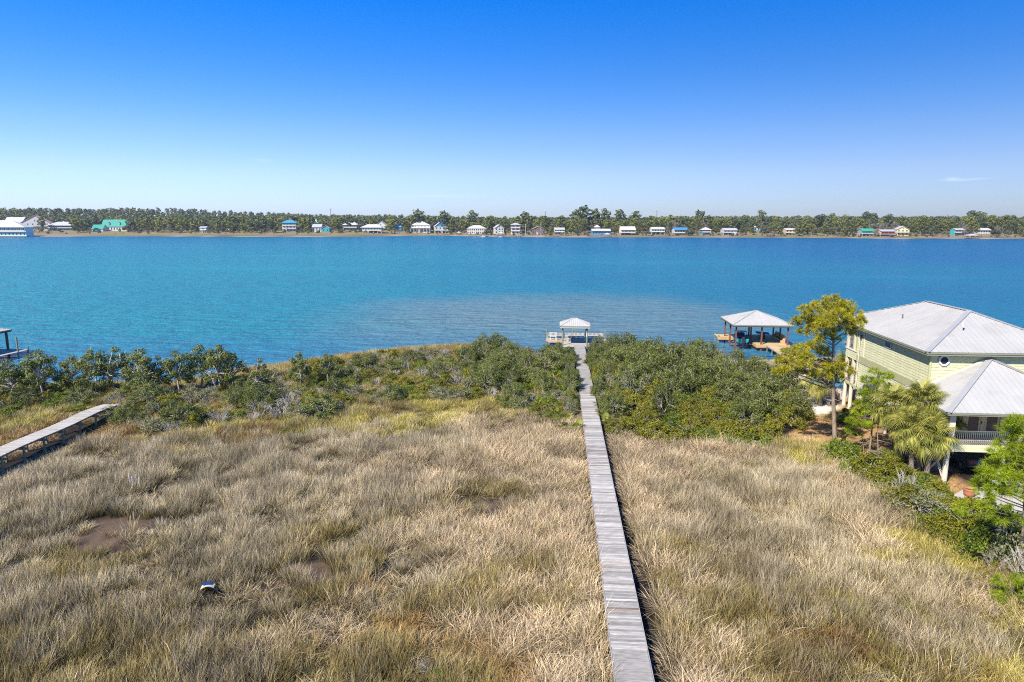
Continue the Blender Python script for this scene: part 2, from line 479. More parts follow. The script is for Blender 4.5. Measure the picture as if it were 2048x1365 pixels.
# soil colours by area
def soil(x, y):
    c = np.tile(np.array([0.018, 0.014, 0.011]), (len(x), 1))                # marsh mud, darkened for shade among the grass and beside the boardwalk
    d = shore_near(x) - y
    def lay(w, col):
        nonlocal c
        w = np.clip(w, 0, 1)[:, None]
        c = c * (1 - w) + np.array(col) * w
    for (cc, rx, ry) in MUDS[:4]:
        lay(1.6 - ((x - cc.x) / rx) ** 2 - ((y - cc.y) / ry) ** 2, (0.105, 0.072, 0.048))  # open patches keep the lighter brown of bare mud
    lay((y - 60) / 6, (0.20, 0.155, 0.065))                                  # leaf litter and dry grass under the thicket
    lay((6 - np.abs(d - 3)) / 4 * (y < 200), (0.30, 0.23, 0.11))             # shore grass
    lay((1.6 - np.abs(d - 0.6)) * (y < 200), (0.50, 0.43, 0.32))             # strand
    lay(in_poly(x, y, YARD).astype(float), (0.40, 0.235, 0.105))             # pine straw
    lay((VN2(x, y, 5.0) - 0.55) * 5 * in_poly(x, y, YARD), (0.34, 0.27, 0.12))
    lay(in_poly(x, y, SAND).astype(float), (0.66, 0.60, 0.52))
    lay((y - 400) / 50, (0.24, 0.175, 0.12))                                 # far marsh
    f = y - shore_far(x)
    lay((f > -40) * (14 - f) / 8 * (y > 500), (0.37, 0.29, 0.19))
    lay((VN2(x, y, 22.0) - .42) * 4 * (f < 40) * (y > 500), (0.17, 0.155, 0.06))
    lay((VN3(x, y, 14.0) - .58) * 5 * (f < 30) * (y > 500), (0.12, 0.09, 0.06))
    lay((f - 34) / 20 * (y > 500), (0.21, 0.175, 0.08))
    lay((f - 110) / 30 * (y > 500), (0.10, 0.085, 0.05))
    return c
SC = soil(V[:, 0], V[:, 1])
M['ground'] = None
m, nt, out = new_mat('ground_soil')
at = nd(nt, 'ShaderNodeAttribute', attribute_name='tint')
geo = nd(nt, 'ShaderNodeNewGeometry')
n1 = noise(nt, geo.outputs['Position'], 1.1, 6, 0.65)
n2 = noise(nt, geo.outputs['Position'], 9.0, 5, 0.7)
k = mth(nt, 'MULTIPLY', rng_map(nt, n1, 0.25, 0.75, 0.6, 1.4), rng_map(nt, n2, 0.25, 0.75, 0.75, 1.25))
sc = nd(nt, 'ShaderNodeVectorMath', operation='SCALE'); nt.links.new(at.outputs['Color'], sc.inputs[0]); nt.links.new(k, sc.inputs['Scale'])
b = nd(nt, 'ShaderNodeBsdfPrincipled'); b.inputs['Roughness'].default_value = 0.9; b.inputs['Specular IOR Level'].default_value = 0.2
nt.links.new(sc.outputs[0], b.inputs['Base Color'])
bp = nd(nt, 'ShaderNodeBump'); bp.inputs['Strength'].default_value = 0.8; bp.inputs['Distance'].default_value = 0.06
nt.links.new(n2, bp.inputs['Height']); nt.links.new(bp.outputs[0], b.inputs['Normal'])
nt.links.new(b.outputs[0], out.inputs['Surface'])
M['ground'] = m
ground = mesh_obj('ground', np_mesh('ground', V, F, m, np.concatenate([SC, np.ones((len(SC), 1))], 1), True))
tag(ground, kind='structure')

# lagoon water: body colour by depth (shallow sand bar near the dock) with a painted near-shore sky reflection, wind ripples as relief
m, nt, out = new_mat('lagoon_water')
geo = nd(nt, 'ShaderNodeNewGeometry')
pos = geo.outputs['Position']
sep = nd(nt, 'ShaderNodeSeparateXYZ'); nt.links.new(pos, sep.inputs[0])
wn1 = noise(nt, pos, 0.02, 4, 0.6)
wn2 = noise(nt, pos, 0.006, 3, 0.5)
# sand bar ellipse centred near (6,150)
ex = mth(nt, 'MULTIPLY', mth(nt, 'SUBTRACT', sep.outputs[0], 8.0), 1 / 40.0)
ey = mth(nt, 'MULTIPLY', mth(nt, 'SUBTRACT', sep.outputs[1], 138.0), 1 / 40.0)
r2 = mth(nt, 'ADD', mth(nt, 'MULTIPLY', ex, ex), mth(nt, 'MULTIPLY', ey, ey))
r2 = mth(nt, 'ADD', r2, mth(nt, 'MULTIPLY', mth(nt, 'SUBTRACT', wn1, 0.5), 2.4))
bar = rng_map(nt, r2, -0.2, 2.0, 0.8, 0, True)
deep = mixc(nt, rng_map(nt, mth(nt, 'ADD', mth(nt, 'MULTIPLY', sep.outputs[0], 0.0022), mth(nt, 'MULTIPLY', wn2, 1.0)), 0.25, 1.0, 0, 1), (0.008, 0.19, 0.235), (0.006, 0.11, 0.235))
shal = mixc(nt, bar, deep, (0.135, 0.20, 0.205))
farb = rng_map(nt, sep.outputs[1], 350, 800, 0, 0.6)
colw = mixc(nt, farb, shal, (0.006, 0.10, 0.22))
colw = mixc(nt, rng_map(nt, mth(nt, 'ADD', sep.outputs[1], mth(nt, 'MULTIPLY', wn1, 30)), 98, 136, 0.65, 0), colw, (0.035, 0.13, 0.26))  # near-shore band: calm-water sky reflection put into the body colour
b = nd(nt, 'ShaderNodeBsdfPrincipled')
nt.links.new(colw, b.inputs['Base Color'])
b.inputs['IOR'].default_value = 1.33
b.inputs['Roughness'].default_value = 0.27
b.inputs['Specular IOR Level'].default_value = 0.22
rp1 = noise(nt, pos, 1.15, 3, 0.6, (0.6, 1.2, 1))
rp2 = noise(nt, pos, 0.28, 2, 0.5, (0.5, 1.4, 1))
calm = noise(nt, pos, 0.016, 4, 0.6, (0.3, 1.5, 1))
hsum = mth(nt, 'ADD', mth(nt, 'MULTIPLY', rp1, 0.55), mth(nt, 'MULTIPLY', rp2, 1.5))
bp = nd(nt, 'ShaderNodeBump'); bp.inputs['Distance'].default_value = 1.7
nt.links.new(rng_map(nt, calm, 0.56, 0.68, 1.0, 0.45), bp.inputs['Strength'])
nt.links.new(hsum, bp.inputs['Height']); nt.links.new(bp.outputs[0], b.inputs['Normal'])
nt.links.new(b.outputs[0], out.inputs['Surface'])
M['water'] = m
wb = MB()
wb.poly([(-2600, 55, 0), (2600, 55, 0), (2600, 1000, 0), (-2600, 1000, 0)])
water = wb.build('water', M['water'])
tag(water, kind='structure')

# concrete pad in front of the stilt house
pad = MB()
pp = [PG(a, b) for a, b in [(1905, 993), (1935, 978), (2120, 978), (2150, 1085), (2060, 1078), (1985, 1045), (1930, 1010)]]
pad.prism([(p.x, p.y, 0.25) for p in pp], (0, 0, 0.36))
tag(pad.build('driveway', M['concrete']), kind='structure')
# ------------------------------------------------------------------ boardwalks
def heading(vx):
    r = ray(vx, 444.0)
    return math.atan2(r.x, r.y)
def boardwalk(name, p0, length, ang, width, z, pitch, mats, nmax, view_y, label, sag=None, edge=True, post_gap=2.4, over=0.10, post_mat=None, kink=0.0):
    """straight deck from p0 along heading ang; local x across, local y along"""
    root = empty(name, (p0[0], p0[1], 0), -ang)
    tag(root, label, 'boardwalk')
    rs = random.Random(hash_str(name))
    n = int(length / pitch)
    hw = width / 2
    meshes = []
    for i in range(10):
        mb = MB()
        w2 = pitch / 2 - 0.009 - rs.random() * 0.005
        l = hw - 0.03 + rs.uniform(0, 0.03); r = hw - 0.03 + rs.uniform(0, 0.03)
        c0 = rs.uniform(-0.008, 0.004); c1 = rs.uniform(-0.008, 0.004)
        # slightly cupped and worn plank
        mb.add([(-l, -w2, 0), (r, -w2, 0), (r, w2, 0), (-l, w2, 0), (-l, -w2, .038 + c0), (r, -w2, .038 + c1), (r, w2, .038 + c1 * .5), (-l, w2, .038 + c0 * .5), (0, -w2, .036), (0, w2, .036)],
               [(0, 3, 2, 1), (4, 8, 9, 7), (8, 5, 6, 9), (0, 1, 5, 8, 4), (1, 2, 6, 5), (2, 3, 7, 9, 6), (3, 0, 4, 7)])
        meshes.append(mb.mesh('plank', mats))
    inview = []
    rest = MB()
    for i in range(n):
        y = (i + .5) * pitch
        wy = p0[1] + y * math.cos(ang)
        zz = z + (sag(y) if sag else 0)
        if wy >= view_y and len(inview) < nmax:
            o = mesh_obj('plank', meshes[rs.randrange(10)], root, (rs.uniform(-.008, .008), y, zz), (0, 0, rs.uniform(-.006, .006)))
            inview.append(o)
        else:
            w2 = pitch / 2 - .008
            rest.box(-hw + .02, hw - .02, y - w2, y + w2, zz, zz + .036)
    if rest.v:
        tag(rest.build('far_planks', mats, root), kind='stuff')
    st = int(length / 4.8) + 1
    for s in (-1, 1):
        for k in range(st):
            a = k * 4.8; e = min(a + 4.79, length)
            if e - a < .2: continue
            za = z + (sag(a) if sag else 0); ze = z + (sag(e) if sag else 0)
            mb = MB(); mb.bar((s * (hw - .22), a, za - .10), (s * (hw - .22), e, ze - .10), .05, .19)
            mb.build('stringer', M['beam'], root)
            if edge:
                mb = MB(); mb.bar((s * (hw + .012), a + .01, za - .05), (s * (hw + .012), e - .01, ze - .05), .035, .17)
                mb.build('edge_board', M['edge'], root)
    k = 0
    y = 0.6
    while y < length:
        zz = z + (sag(y) if sag else 0)
        mb = MB(); mb.bar((-hw - over, y + .13, zz - .30), (hw + over, y + .13, zz - .30), .06, .2)
        mb.build('cross_beam', M['beam'], root)
        for s in (-1, 1):
            mb = MB()
            j = rs.uniform(-.03, .03)
            wx = p0[0] + math.cos(-ang) * s * hw + math.sin(ang) * y
            wy = p0[1] + y * math.cos(ang)
            g = min(gz(wx, wy), 0.4) - 0.5
            mb.tube([(s * (hw - .08) + j, y, g), (s * (hw - .08), y, zz - .025)], [.095, .085], 8)
            mb.build('post', post_mat or M['beam'], root)
        y += post_gap
    return root
def hash_str(s):
    return sum((i + 1) * ord(c) for i, c in enumerate(s))

BW_ANG = heading(1117.5)
bw_a = P(1269.5, 1365, 0.9); bw_b = P(1179.3, 820, 0.9)
bw_dir = Vector((math.sin(BW_ANG), math.cos(BW_ANG), 0))
bw_p0 = bw_a - bw_dir * 9.0
BW_LEN = (99.4 - bw_p0.y) / math.cos(BW_ANG)
BW_HW = 0.77
boardwalk('boardwalk', bw_p0, BW_LEN, BW_ANG, BW_HW * 2, 0.86, 0.148, M['plank'], 300, 26.5,
          'long straight boardwalk of weathered grey planks crossing the marsh to the small dock')
def bw_dist(x, y):
    """signed sideways distance from the main boardwalk's axis (+ = right)"""
    return (x - bw_p0.x) * math.cos(BW_ANG) - (y - bw_p0.y) * math.sin(BW_ANG)

LB_ANG = math.radians(0.6)
lb_p0 = Vector((-39.25, 37.0, 0))
boardwalk('boardwalk', lb_p0, 27.3, LB_ANG, 1.62, 1.55, 0.15, M['plank_pale'], 200, 37.0,
          'raised boardwalk of bleached pale planks at the left edge, on tall posts', edge=False, over=.18, post_gap=2.3, post_mat=M['pile'],
          sag=lambda y: 0.05 * math.sin(y * .55) - max(0, y - 24) * .06)
def lb_dist(x, y):
    return (x - lb_p0.x) * math.cos(LB_ANG) - (y - lb_p0.y) * math.sin(LB_ANG)

# ------------------------------------------------------------------ standing-seam roof slopes
def clip_u(poly, u0, u1):
    def half(pts, u, keep_gt):
        outp = []
        for i in range(len(pts)):
            a = pts[i]; b_ = pts[(i + 1) % len(pts)]
            ia = (a[0] >= u) if keep_gt else (a[0] <= u)
            ib = (b_[0] >= u) if keep_gt else (b_[0] <= u)
            if ia: outp.append(a)
            if ia != ib:
                t = (u - a[0]) / (b_[0] - a[0])
                outp.append((u, a[1] + (b_[1] - a[1]) * t))
        return outp
    p = half(poly, u0, True)
    return half(p, u1, False) if len(p) > 2 else []
def roof_slope(pts, pitch, mat, parent, rib=0.036, ribw=0.045, thick=0.03, name='roof_panel'):
    """pts: 3-D corners, first two along the eave. Each metal panel is an object with its raised seam"""
    O = Vector(pts[0]); U = (Vector(pts[1]) - O); L = U.length; U.normalize()
    Nn = None
    for q in pts[2:]:
        w = Vector(q) - O
        c = U.cross(w)
        if c.length > 1e-4: Nn = c.normalized(); break
    if Nn.z < 0: Nn = -Nn
    W = Nn.cross(U)
    if any((Vector(q) - O).dot(W) < -1e-4 for q in pts): W = -W
    p2 = [((Vector(q) - O).dot(U), (Vector(q) - O).dot(W)) for q in pts]
    u = min(a for a, _ in p2); umax = max(a for a, _ in p2)
    def q3(a, b_, h): return O + U * a + W * b_ + Nn * h
    while u < umax - 0.02:
        u1 = min(u + pitch, umax)
        pl = clip_u(p2, u + 0.001, u1 - 0.001)
        if len(pl) > 2:
            mb = MB()
            mb.prism([q3(a, b_, -thick) for a, b_ in pl], Nn * thick)
            # seam on the low-u edge
            vv = [b_ for a, b_ in pl if abs(a - (u + 0.001)) < 2e-3]
            if len(vv) >= 2 and max(vv) - min(vv) > .08:
                a0 = u + ribw / 2 + .002
                mb.bar(q3(a0, min(vv), rib / 2), q3(a0, max(vv), rib / 2), ribw, rib, up=Nn)
            mb.build(name, mat, parent)
        u = u1
def hip_roof(parent, x0, x1, y0, y1, ze, zr, ridge, pitch, mat, capmat, inset=None, cap=.16):
    """hip roof over the rectangle; ridge = ((x,y),(x,y)); returns the roof part (an under-slab with panels as children)"""
    (ra, rb) = ridge
    A = Vector((x0, y0, ze)); B = Vector((x1, y0, ze)); Cc = Vector((x1, y1, ze)); D = Vector((x0, y1, ze))
    R1 = Vector((ra[0], ra[1], zr)); R2 = Vector((rb[0], rb[1], zr))      # R1 front, R2 rear
    slab = MB()
    dz = Vector((0, 0, -.055))
    def sl(pts): slab.prism([Vector(p) + dz for p in pts], (0, 0, -.10))
    along_y = abs(R2.y - R1.y) >= abs(R2.x - R1.x)
    if along_y:
        faces = [[A, B, R1], [B, Cc, R2, R1], [Cc, D, R2], [D, A, R1, R2]]
    else:
        faces = [[A, B, R2, R1], [B, Cc, R2], [Cc, D, R1, R2], [D, A, R1]]
    for f_ in faces: sl(f_)
    roof = slab.build('roof', M['soffit'] if 'soffit' in M else mat, parent)
    for f_ in faces:
        roof_slope(f_, pitch, mat, roof)
    caps = []
    if along_y: caps = [(A, R1), (B, R1), (Cc, R2), (D, R2)]
    else: caps = [(A, R1), (D, R1), (B, R2), (Cc, R2)]
    if (R2 - R1).length > .1: caps.append((R1, R2))
    for a, b_ in caps:
        mb = MB(); up = Vector((0, 0, .03))
        mb.bar(a + up, b_ + up, cap * 1.6, .035)
        mb.build('roof_cap', capmat, roof)
    return roof
def fascia(parent, x0, x1, y0, y1, z0, z1, mat, t=.05):
    for a in ((x0, x1, y0, y0 + t), (x0, x1, y1 - t, y1), (x0, x0 + t, y0 + t, y1 - t), (x1 - t, x1, y0 + t, y1 - t)):
        mb = MB(); mb.box(a[0], a[1], a[2], a[3], z0, z1); mb.build('fascia', mat, parent)
def planks_x(parent, x0, x1, y0, y1, z, pitch, mat, th=.036, along='x'):
    """deck boards; along = direction a board runs"""
    mb = MB(); w2 = pitch / 2 - .006
    if along == 'x': mb.box(0, x1 - x0, -w2, w2, 0, th)
    else: mb.box(-w2, w2, 0, y1 - y0, 0, th)
    me = mb.mesh('plank', mat)
    if along == 'x':
        y = y0 + pitch / 2
        while y < y1 - pitch * .4:
            mesh_obj('plank', me, parent, (x0, y, z)); y += pitch
    else:
        x = x0 + pitch / 2
        while x < x1 - pitch * .4:
            mesh_obj('plank', me, parent, (x, y0, z)); x += pitch
def railing(parent, p0, p1, z, h, mat, gap=.13, bar=.022, rail=.05, name='baluster'):
    p0 = Vector((p0[0], p0[1], z)); p1 = Vector((p1[0], p1[1], z))
    L = (p1 - p0).length; d = (p1 - p0) / L
    mb = MB(); mb.bar(p0 + Vector((0, 0, h)), p1 + Vector((0, 0, h)), rail, .04); mb.build('top_rail', mat, parent)
    mb = MB(); mb.bar(p0 + Vector((0, 0, .1)), p1 + Vector((0, 0, .1)), rail * .8, .035); mb.build('bottom_rail', mat, parent)
    n = int(L / gap)
    mb = MB(); mb.box(-bar / 2, bar / 2, -bar / 2, bar / 2, .117, h - .02)
    me = mb.mesh(name, mat)
    for i in range(1, n):
        q = p0 + d * (L * i / n)
        mesh_obj(name, me, parent, q, (0, 0, math.atan2(d.y, d.x)))

# ------------------------------------------------------------------ small dock with pavilion at the end of the main boardwalk
dk = empty('boat_dock', (9.45, 99.45, 0), -BW_ANG)
tag(dk, 'small wooden dock with white hip-roofed pavilion at the end of the long boardwalk', 'dock')
planks_x(dk, -2.0, 2.05, 0.0, 3.6, .86, .15, M['plank_dock'])
planks_x(dk, -4.5, 4.9, 3.62, 6.4, .86, .15, M['plank_dock'], along='y')
for a in ((-2.0, 2.05, -.05, 0.0), (-4.5, -2.02, 3.56, 3.61), (2.07, 4.9, 3.56, 3.61)):
    mb = MB(); mb.box(a[0], a[1], a[2], a[3], .62, .892); mb.build('fascia_board', M['fascia'] if a[0] < -3 else M['plank_dock'], dk)
for x in (-1.6, 0, 1.6):
    mb = MB(); mb.box(x - .03, x + .03, 0.02, 6.3, .64, .855); mb.build('joist', M['beam'], dk)
for x in (-4.1, -3.0, 3.0, 4.4):
    mb = MB(); mb.box(x - .03, x + .03, 3.64, 6.3, .64, .855); mb.build('joist', M['beam'], dk)
for (x, y, top, r) in ((-1.95, .05, 3.62, .11), (1.62, .05, 3.62, .12), (-1.95, 3.45, 3.62, .11), (1.62, 3.45, 3.62, .11)):
    mb = MB(); mb.cyl(x, y, -1.6, top, r, 10); mb.build('piling', M['pile'], dk)
for (x, y, top) in ((-4.4, 6.55, 2.2), (-.35, 6.55, 2.15), (4.75, 6.5, 2.1), (4.85, 3.45, 1.5), (-4.4, 3.45, .8)):
    mb = MB(); mb.cyl(x, y, -1.6, top, .11, 10); mb.tube([(x, y, top), (x, y, top + .12)], [.12, .02], 10); mb.build('piling', M['pile'], dk)
# rear bench: seat and slatted back along the water side
for (a, b_) in ((-4.3, -1.9), (-1.5, 1.4), (1.9, 4.4)):
    mb = MB(); mb.box(a, b_, 5.65, 6.1, 1.30, 1.34); mb.build('bench_seat', M['plank_dock'], dk)
    x = a
    while x < b_:
        mb = MB(); mb.bar((x + .06, 6.16, .92), (x + .06, 6.28, 1.75), .12, .03, up=(0, 1, 0)); mb.build('bench_slat', M['plank_dock'], dk)
        x += .2
    mb = MB(); mb.box(a, b_, 6.10, 6.14, 1.30, 1.42); mb.build('bench_rail', M['plank_dock'], dk)
for (x, y) in ((-1.2, 3.3), (1.55, 3.1)):
    mb = MB(); mb.box(x - .18, x + .18, y - .2, y + .2, .9, 1.55); mb.box(x - .22, x + .22, y - .24, y + .24, 1.553, 1.6); mb.build('dock_box', M['plank_dock'], dk)
# ladder handhold frame
for x in (-3.85, -2.95):
    mb = MB(); mb.box(x - .06, x + .06, 4.2, 4.32, .9, 2.0); mb.build('ladder_post', M['white'], dk)
mb = MB(); mb.box(-4.0, -2.8, 4.15, 4.37, 2.003, 2.07); mb.build('ladder_cap', M['white'], dk)
mb = MB(); mb.box(-3.785, -3.015, 4.24, 4.29, 1.45, 1.58); mb.build('ladder_rung', M['white'], dk)
mb = MB(); mb.box(1.50, 1.66, -.09, -.07, 2.2, 2.75); mb.build('notice_plate', M['white'], dk)
r_ = hip_roof(dk, -2.4, 2.1, -.45, 3.8, 3.80, 4.72, ((-.42, 1.65), (.12, 1.65)), .28, M['roof_white'], M['roof_white'], cap=.12)
fascia(dk, -2.36, 2.06, -.41, 3.76, 3.50, 3.70, M['cream'])

# ------------------------------------------------------------------ boathouse on the right with new golden deck
BA = math.radians(5)
bh = empty('boathouse', (32.9, 99.7, 0), -BA)
tag(bh, 'open boathouse with pale pyramid metal roof on red-brown posts and golden deck', 'boathouse')
DZ = 0.95
planks_x(bh, 3.3, 8.1, 0.0, 6.6, DZ, .15, M['plank_gold'])
planks_x(bh, -1.0, 8.1, 6.62, 9.4, DZ, .15, M['plank_gold'])
for a in ((3.3, 8.1, -.06, 0, .55, DZ + .03), (8.1, 8.16, 0, 9.4, .55, DZ + .03), (3.24, 3.3, 0, 6.6, .55, DZ + .03), (-1.0, 3.3, 6.56, 6.61, .55, DZ + .03)):
    mb = MB(); mb.box(*a); mb.build('fascia_board', M['fascia'], bh)
for y in (.2, 3.2, 6.4, 9.2):
    mb = MB(); mb.box(3.35, 8.05, y - .04, y + .04, .62, DZ - .005); mb.build('joist', M['beam'], bh)
for (x, y) in ((.3, .2), (4.0, .2), (7.75, .2), (.3, 7.5), (4.0, 7.5), (7.75, 7.5), (.3, 3.9), (3.4, 3.9), (7.75, 3.9)):
    mb = MB(); mb.box(x - .1, x + .1, y - .1, y + .1, -1.6, 3.83); mb.build('post', M['redwood'], bh)
for (x, y) in ((-.8, 9.2), (-.8, 6.8), (8.0, 9.2), (2.0, 9.3), (5.9, .1), (8.0, .1)):
    mb = MB(); mb.cyl(x, y, -1.6, DZ + .3 if x < 0 else DZ - .01, .11, 8); mb.build('piling', M['pile'], bh)
for a in ((.15, 7.9, .1, .3), (.15, 7.9, 7.4, 7.6), (.2, .4, .3, 7.4), (7.65, 7.85, .3, 7.4)):
    mb = MB(); mb.box(a[0], a[1], a[2], a[3], 3.58, 3.83); mb.build('beam', M['pile_dark'], bh)
hip_roof(bh, -.35, 8.35, -.5, 8.2, 3.98, 5.62, ((3.98, 3.85), (4.02, 3.85)), .3, M['metal_roof'], M['hipcap'], cap=.1)
fascia(bh, -.3, 8.3, -.45, 8.15, 3.68, 3.88, M['pile_dark'])
# bench with tall golden ends along the right side
mb = MB(); mb.box(7.2, 7.7, 1.3, 5.6, 1.40, 1.44); mb.build('bench_seat', M['fascia'], bh)
mb = MB(); mb.bar((7.72, 1.3, 1.8), (7.72, 5.6, 1.8), .05, .75); mb.build('bench_back', M['fascia'], bh)
for y in (1.2, 5.65):
    mb = MB(); mb.prism([(7.05, y, DZ + .04), (7.75, y, DZ + .04), (7.75, y, 2.15), (7.6, y, 2.15), (7.3, y, 1.5), (7.05, y, 1.45)], (0, .07, 0)); mb.build('bench_end', M['fascia'], bh)
# walkway to the shore
wk0 = PG(1535, 690); 
wa = Vector((38.0, 99.6, 0)); wb_ = P(1606, 733, 0.8)
wang = math.atan2(wb_.x - wa.x, wb_.y - wa.y)
boardwalk('walkway', (wa.x + .3, wa.y - .15, 0), (wb_ - wa).length + 1, wang, 1.5, DZ - .05, .15, M['plank_gold'], 200, 20,
          'short golden plank walkway slanting from the boathouse down to the shore', post_mat=M['pile'], over=.05)
# motor boat on the lift
bt = empty('motor_boat', (34.75, 102.6, 0.75), -BA)
tag(bt, 'small teal motor boat with dark cover hanging in the boathouse slip', 'boat')
secs = [(-1.7, .95, .0), (-.8, 1.0, -.03), (.5, .98, 0), (1.6, .75, .08), (2.5, .1, .32)]
mb = MB()
vs = []; fs = []
for (y, w, kz) in secs:
    vs += [(-w, y, .85 + kz * .5), (-w * .85, y, .35 + kz), (0, y, .10 + kz), (w * .85, y, .35 + kz), (w, y, .85 + kz * .5)]
for i in range(len(secs) - 1):
    for k in range(4): fs.append((i * 5 + k, (i + 1) * 5 + k, (i + 1) * 5 + k + 1, i * 5 + k + 1))
fs.append((0, 1, 2, 3, 4)); mb.add(vs, fs)
mb.build('hull', M['teal_hull'], bt)
mb = MB(); mb.prism([(-.95, -1.65, .84), (.95, -1.65, .84), (.98, .5, .87), (.72, 1.6, .9), (.1, 2.45, 1.0), (-.1, 2.45, 1.0), (-.72, 1.6, .9), (-.98, .5, .87)], (0, 0, .06)); mb.build('gunwale', M['navy'], bt)
mb = MB(); mb.prism([(-.7, .2, .95), (.7, .2, .95), (.6, .9, .95), (-.6, .9, .95)], (0, -.15, .55)); mb.build('console', M['navy'], bt)
mb = MB(); mb.box(-.8, .8, -1.2, -.6, .93, 1.25); mb.build('seat', M['navy'], bt)
for s in (-.85, .85):
    mb = MB(); mb.tube([(s, -.6, .9), (s * .9, -.5, 1.7), (s * .9, .3, 1.72)], .025, 6); mb.build('tower_tube', M['black_metal'], bt)
mb = MB(); mb.box(-.85, .85, -.55, .4, 1.75, 1.79); mb.build('canopy', M['navy'], bt)
mb = MB(); mb.box(-.2, .2, -2.15, -1.75, .3, 1.2); mb.box(-.05, .05, -2.1, -1.9, -.35, .298); mb.build('outboard_motor', M['black_metal'], bt)
mb = MB()
lf = empty('boat_lift', (34.75, 102.6, 0), -BA); tag(lf, 'grey steel cradle lift under the teal motor boat', 'lift')
for y in (-1.0, 1.2):
    mb = MB(); mb.box(-1.45, 1.45, y - .07, y + .07, .58, .74); mb.build('cross_beam', M['grey_metal'], lf)
for (x, y) in ((-1.4, -1.0), (1.4, -1.0), (-1.4, 1.2), (1.4, 1.2)):
    mb = MB(); mb.cyl(x, y, .75, 3.6, .012, 5); mb.build('cable', M['grey_metal'], lf)
for x in (-.6, .6):
    mb = MB(); mb.bar((x, -1.6, .80), (x, 1.6, .80), .12, .10); mb.build('bunk', M['pile_dark'], lf)
# blue-topped table with black base
tb = empty('cleaning_table', (38.75, 104.2, DZ + .036), -BA); tag(tb, 'tilted blue-topped table on a black base inside the boathouse', 'table')
mb = MB(); mb.prism([(-1.0, -.4, .95), (1.0, -.4, .78), (1.0, .45, .95), (-1.0, .45, 1.12)], (0, 0, .06)); mb.build('table_top', M['blue_top'], tb)
mb = MB(); mb.prism([(-.35, -.25, 0), (.35, -.25, 0), (.35, .3, 0), (-.35, .3, 0)], (0, 0, .82)); mb.build('base', M['black_metal'], tb)
mb = MB(); mb.bar((-.8, 0, .98), (-.3, 0, .3), .06, .06); mb.build('strut', M['black_metal'], tb)

# ------------------------------------------------------------------ dock cut by the left edge of the photo
lc = P(24, 659, 3.7)
ld = empty('boat_dock', (lc.x, lc.y, 0), math.radians(-6)); tag(ld, 'grey dock with pale flat-looking roof cut by the left edge', 'dock')
planks_x(ld, -9.0, 2.6, -6.2, -.2, .8, .16, M['plank'], along='y')
for (x, y) in ((-.45, -6.6), (-.45, -.6), (-6.5, -6.6), (-6.5, -.6)):
    mb = MB(); mb.box(x - .12, x + .12, y - .12, y + .12, -1.5, 3.45); mb.build('post', M['pile_dark'], ld)
hip_roof(ld, -7.2, 0.0, -7.2, 0.0, 3.7, 4.9, ((-3.6, -3.61), (-3.6, -3.59)), .35, M['roof_white'], M['roof_white'], cap=.12)
fascia(ld, -7.16, -.04, -7.16, -.04, 3.40, 3.60, M['pile_dark'])
for (x, y, top) in ((2.5, -2.2, 3.0), (2.45, -.4, 1.3), (-3, -6.1, .7), (0.2, -6.1, .7)):
    mb = MB(); mb.cyl(x, y, -1.5, top, .11, 8); mb.build('piling', M['pile'], ld)
mb = MB(); mb.box(-9, 2.6, -6.27, -6.22, .52, .83); mb.build('fascia_board', M['beam'], ld)
boardwalk('walkway', (lc.x - 3.2, 74.5, 0), 15.3, math.radians(6), 1.5, .78, .15, M['plank_pale'], 200, 20,
          'pale walkway from the shore to the dock at the left edge', post_mat=M['pile'])
# ------------------------------------------------------------------ the stilt house on the right
HA = math.radians(5)
HS = empty('stilt_house', (32.2, 51.5, 0), -HA)
tag(HS, 'two-storey yellow-green shingled house on stilts with grey standing-seam hip roof', 'house')
HG = 0.5            # ground under the house
def hwp(lx, ly):    # house-local to world
    return (32.2 + lx * math.cos(HA) + ly * math.sin(HA), 51.5 - lx * math.sin(HA) + ly * math.cos(HA))
LW, LD = 10.8, 13.4      # enclosed body
EZ = 9.02
# solid cores behind the shingles
mb = MB(); mb.box(.06, LW - .06, .06, LD - .06, 6.25, EZ - .06); mb.build('wall', M['shingle'], HS)
upper_wall = KIDS[HS.name][-1]
mb = MB(); mb.box(.06, LW - .06, .06, LD - .06, 3.2, 5.6); mb.build('wall', M['shingle'], HS)
lower_wall = KIDS[HS.name][-1]
mb = MB(); mb.prism([(-.02, -.02, 5.6), (LW + .02, -.02, 5.6), (LW + .02, LD, 5.6), (-.02, LD, 5.6)], (0, 0, .65)); mb.build('band', M['band'], HS)
def course_mesh(L, h, rs, mat):
    mb = MB(); x = 0.0
    while x < L - .02:
        w = min(rs.uniform(.16, .34), L - x)
        if L - x - w < .08: w = L - x
        dz = rs.choice((0, 0, .018, .03)) ; t = .036 + rs.uniform(0, .006)
        mb.add([(x + .002, -t, dz), (x + w - .002, -t, dz), (x + w - .002, -.018, h), (x + .002, -.018, h), (x + .002, .0, dz), (x + w - .002, .0, dz)],
               [(0, 1, 2, 3), (0, 4, 5, 1), (0, 3, 4), (1, 5, 2)])
        x += w
    return mb.mesh('shingle_course', mat)
def shingle_wall(parent, origin, rz, L, z0, z1, mat, h=.225, seed=3):
    rs = random.Random(seed)
    n = max(1, round((z1 - z0) / h)); h = (z1 - z0) / n
    for i in range(n):
        me = course_mesh(L, h, rs, mat)
        mesh_obj('shingle_course', me, parent, (origin[0], origin[1], z0 + i * h), (0, 0, rz))
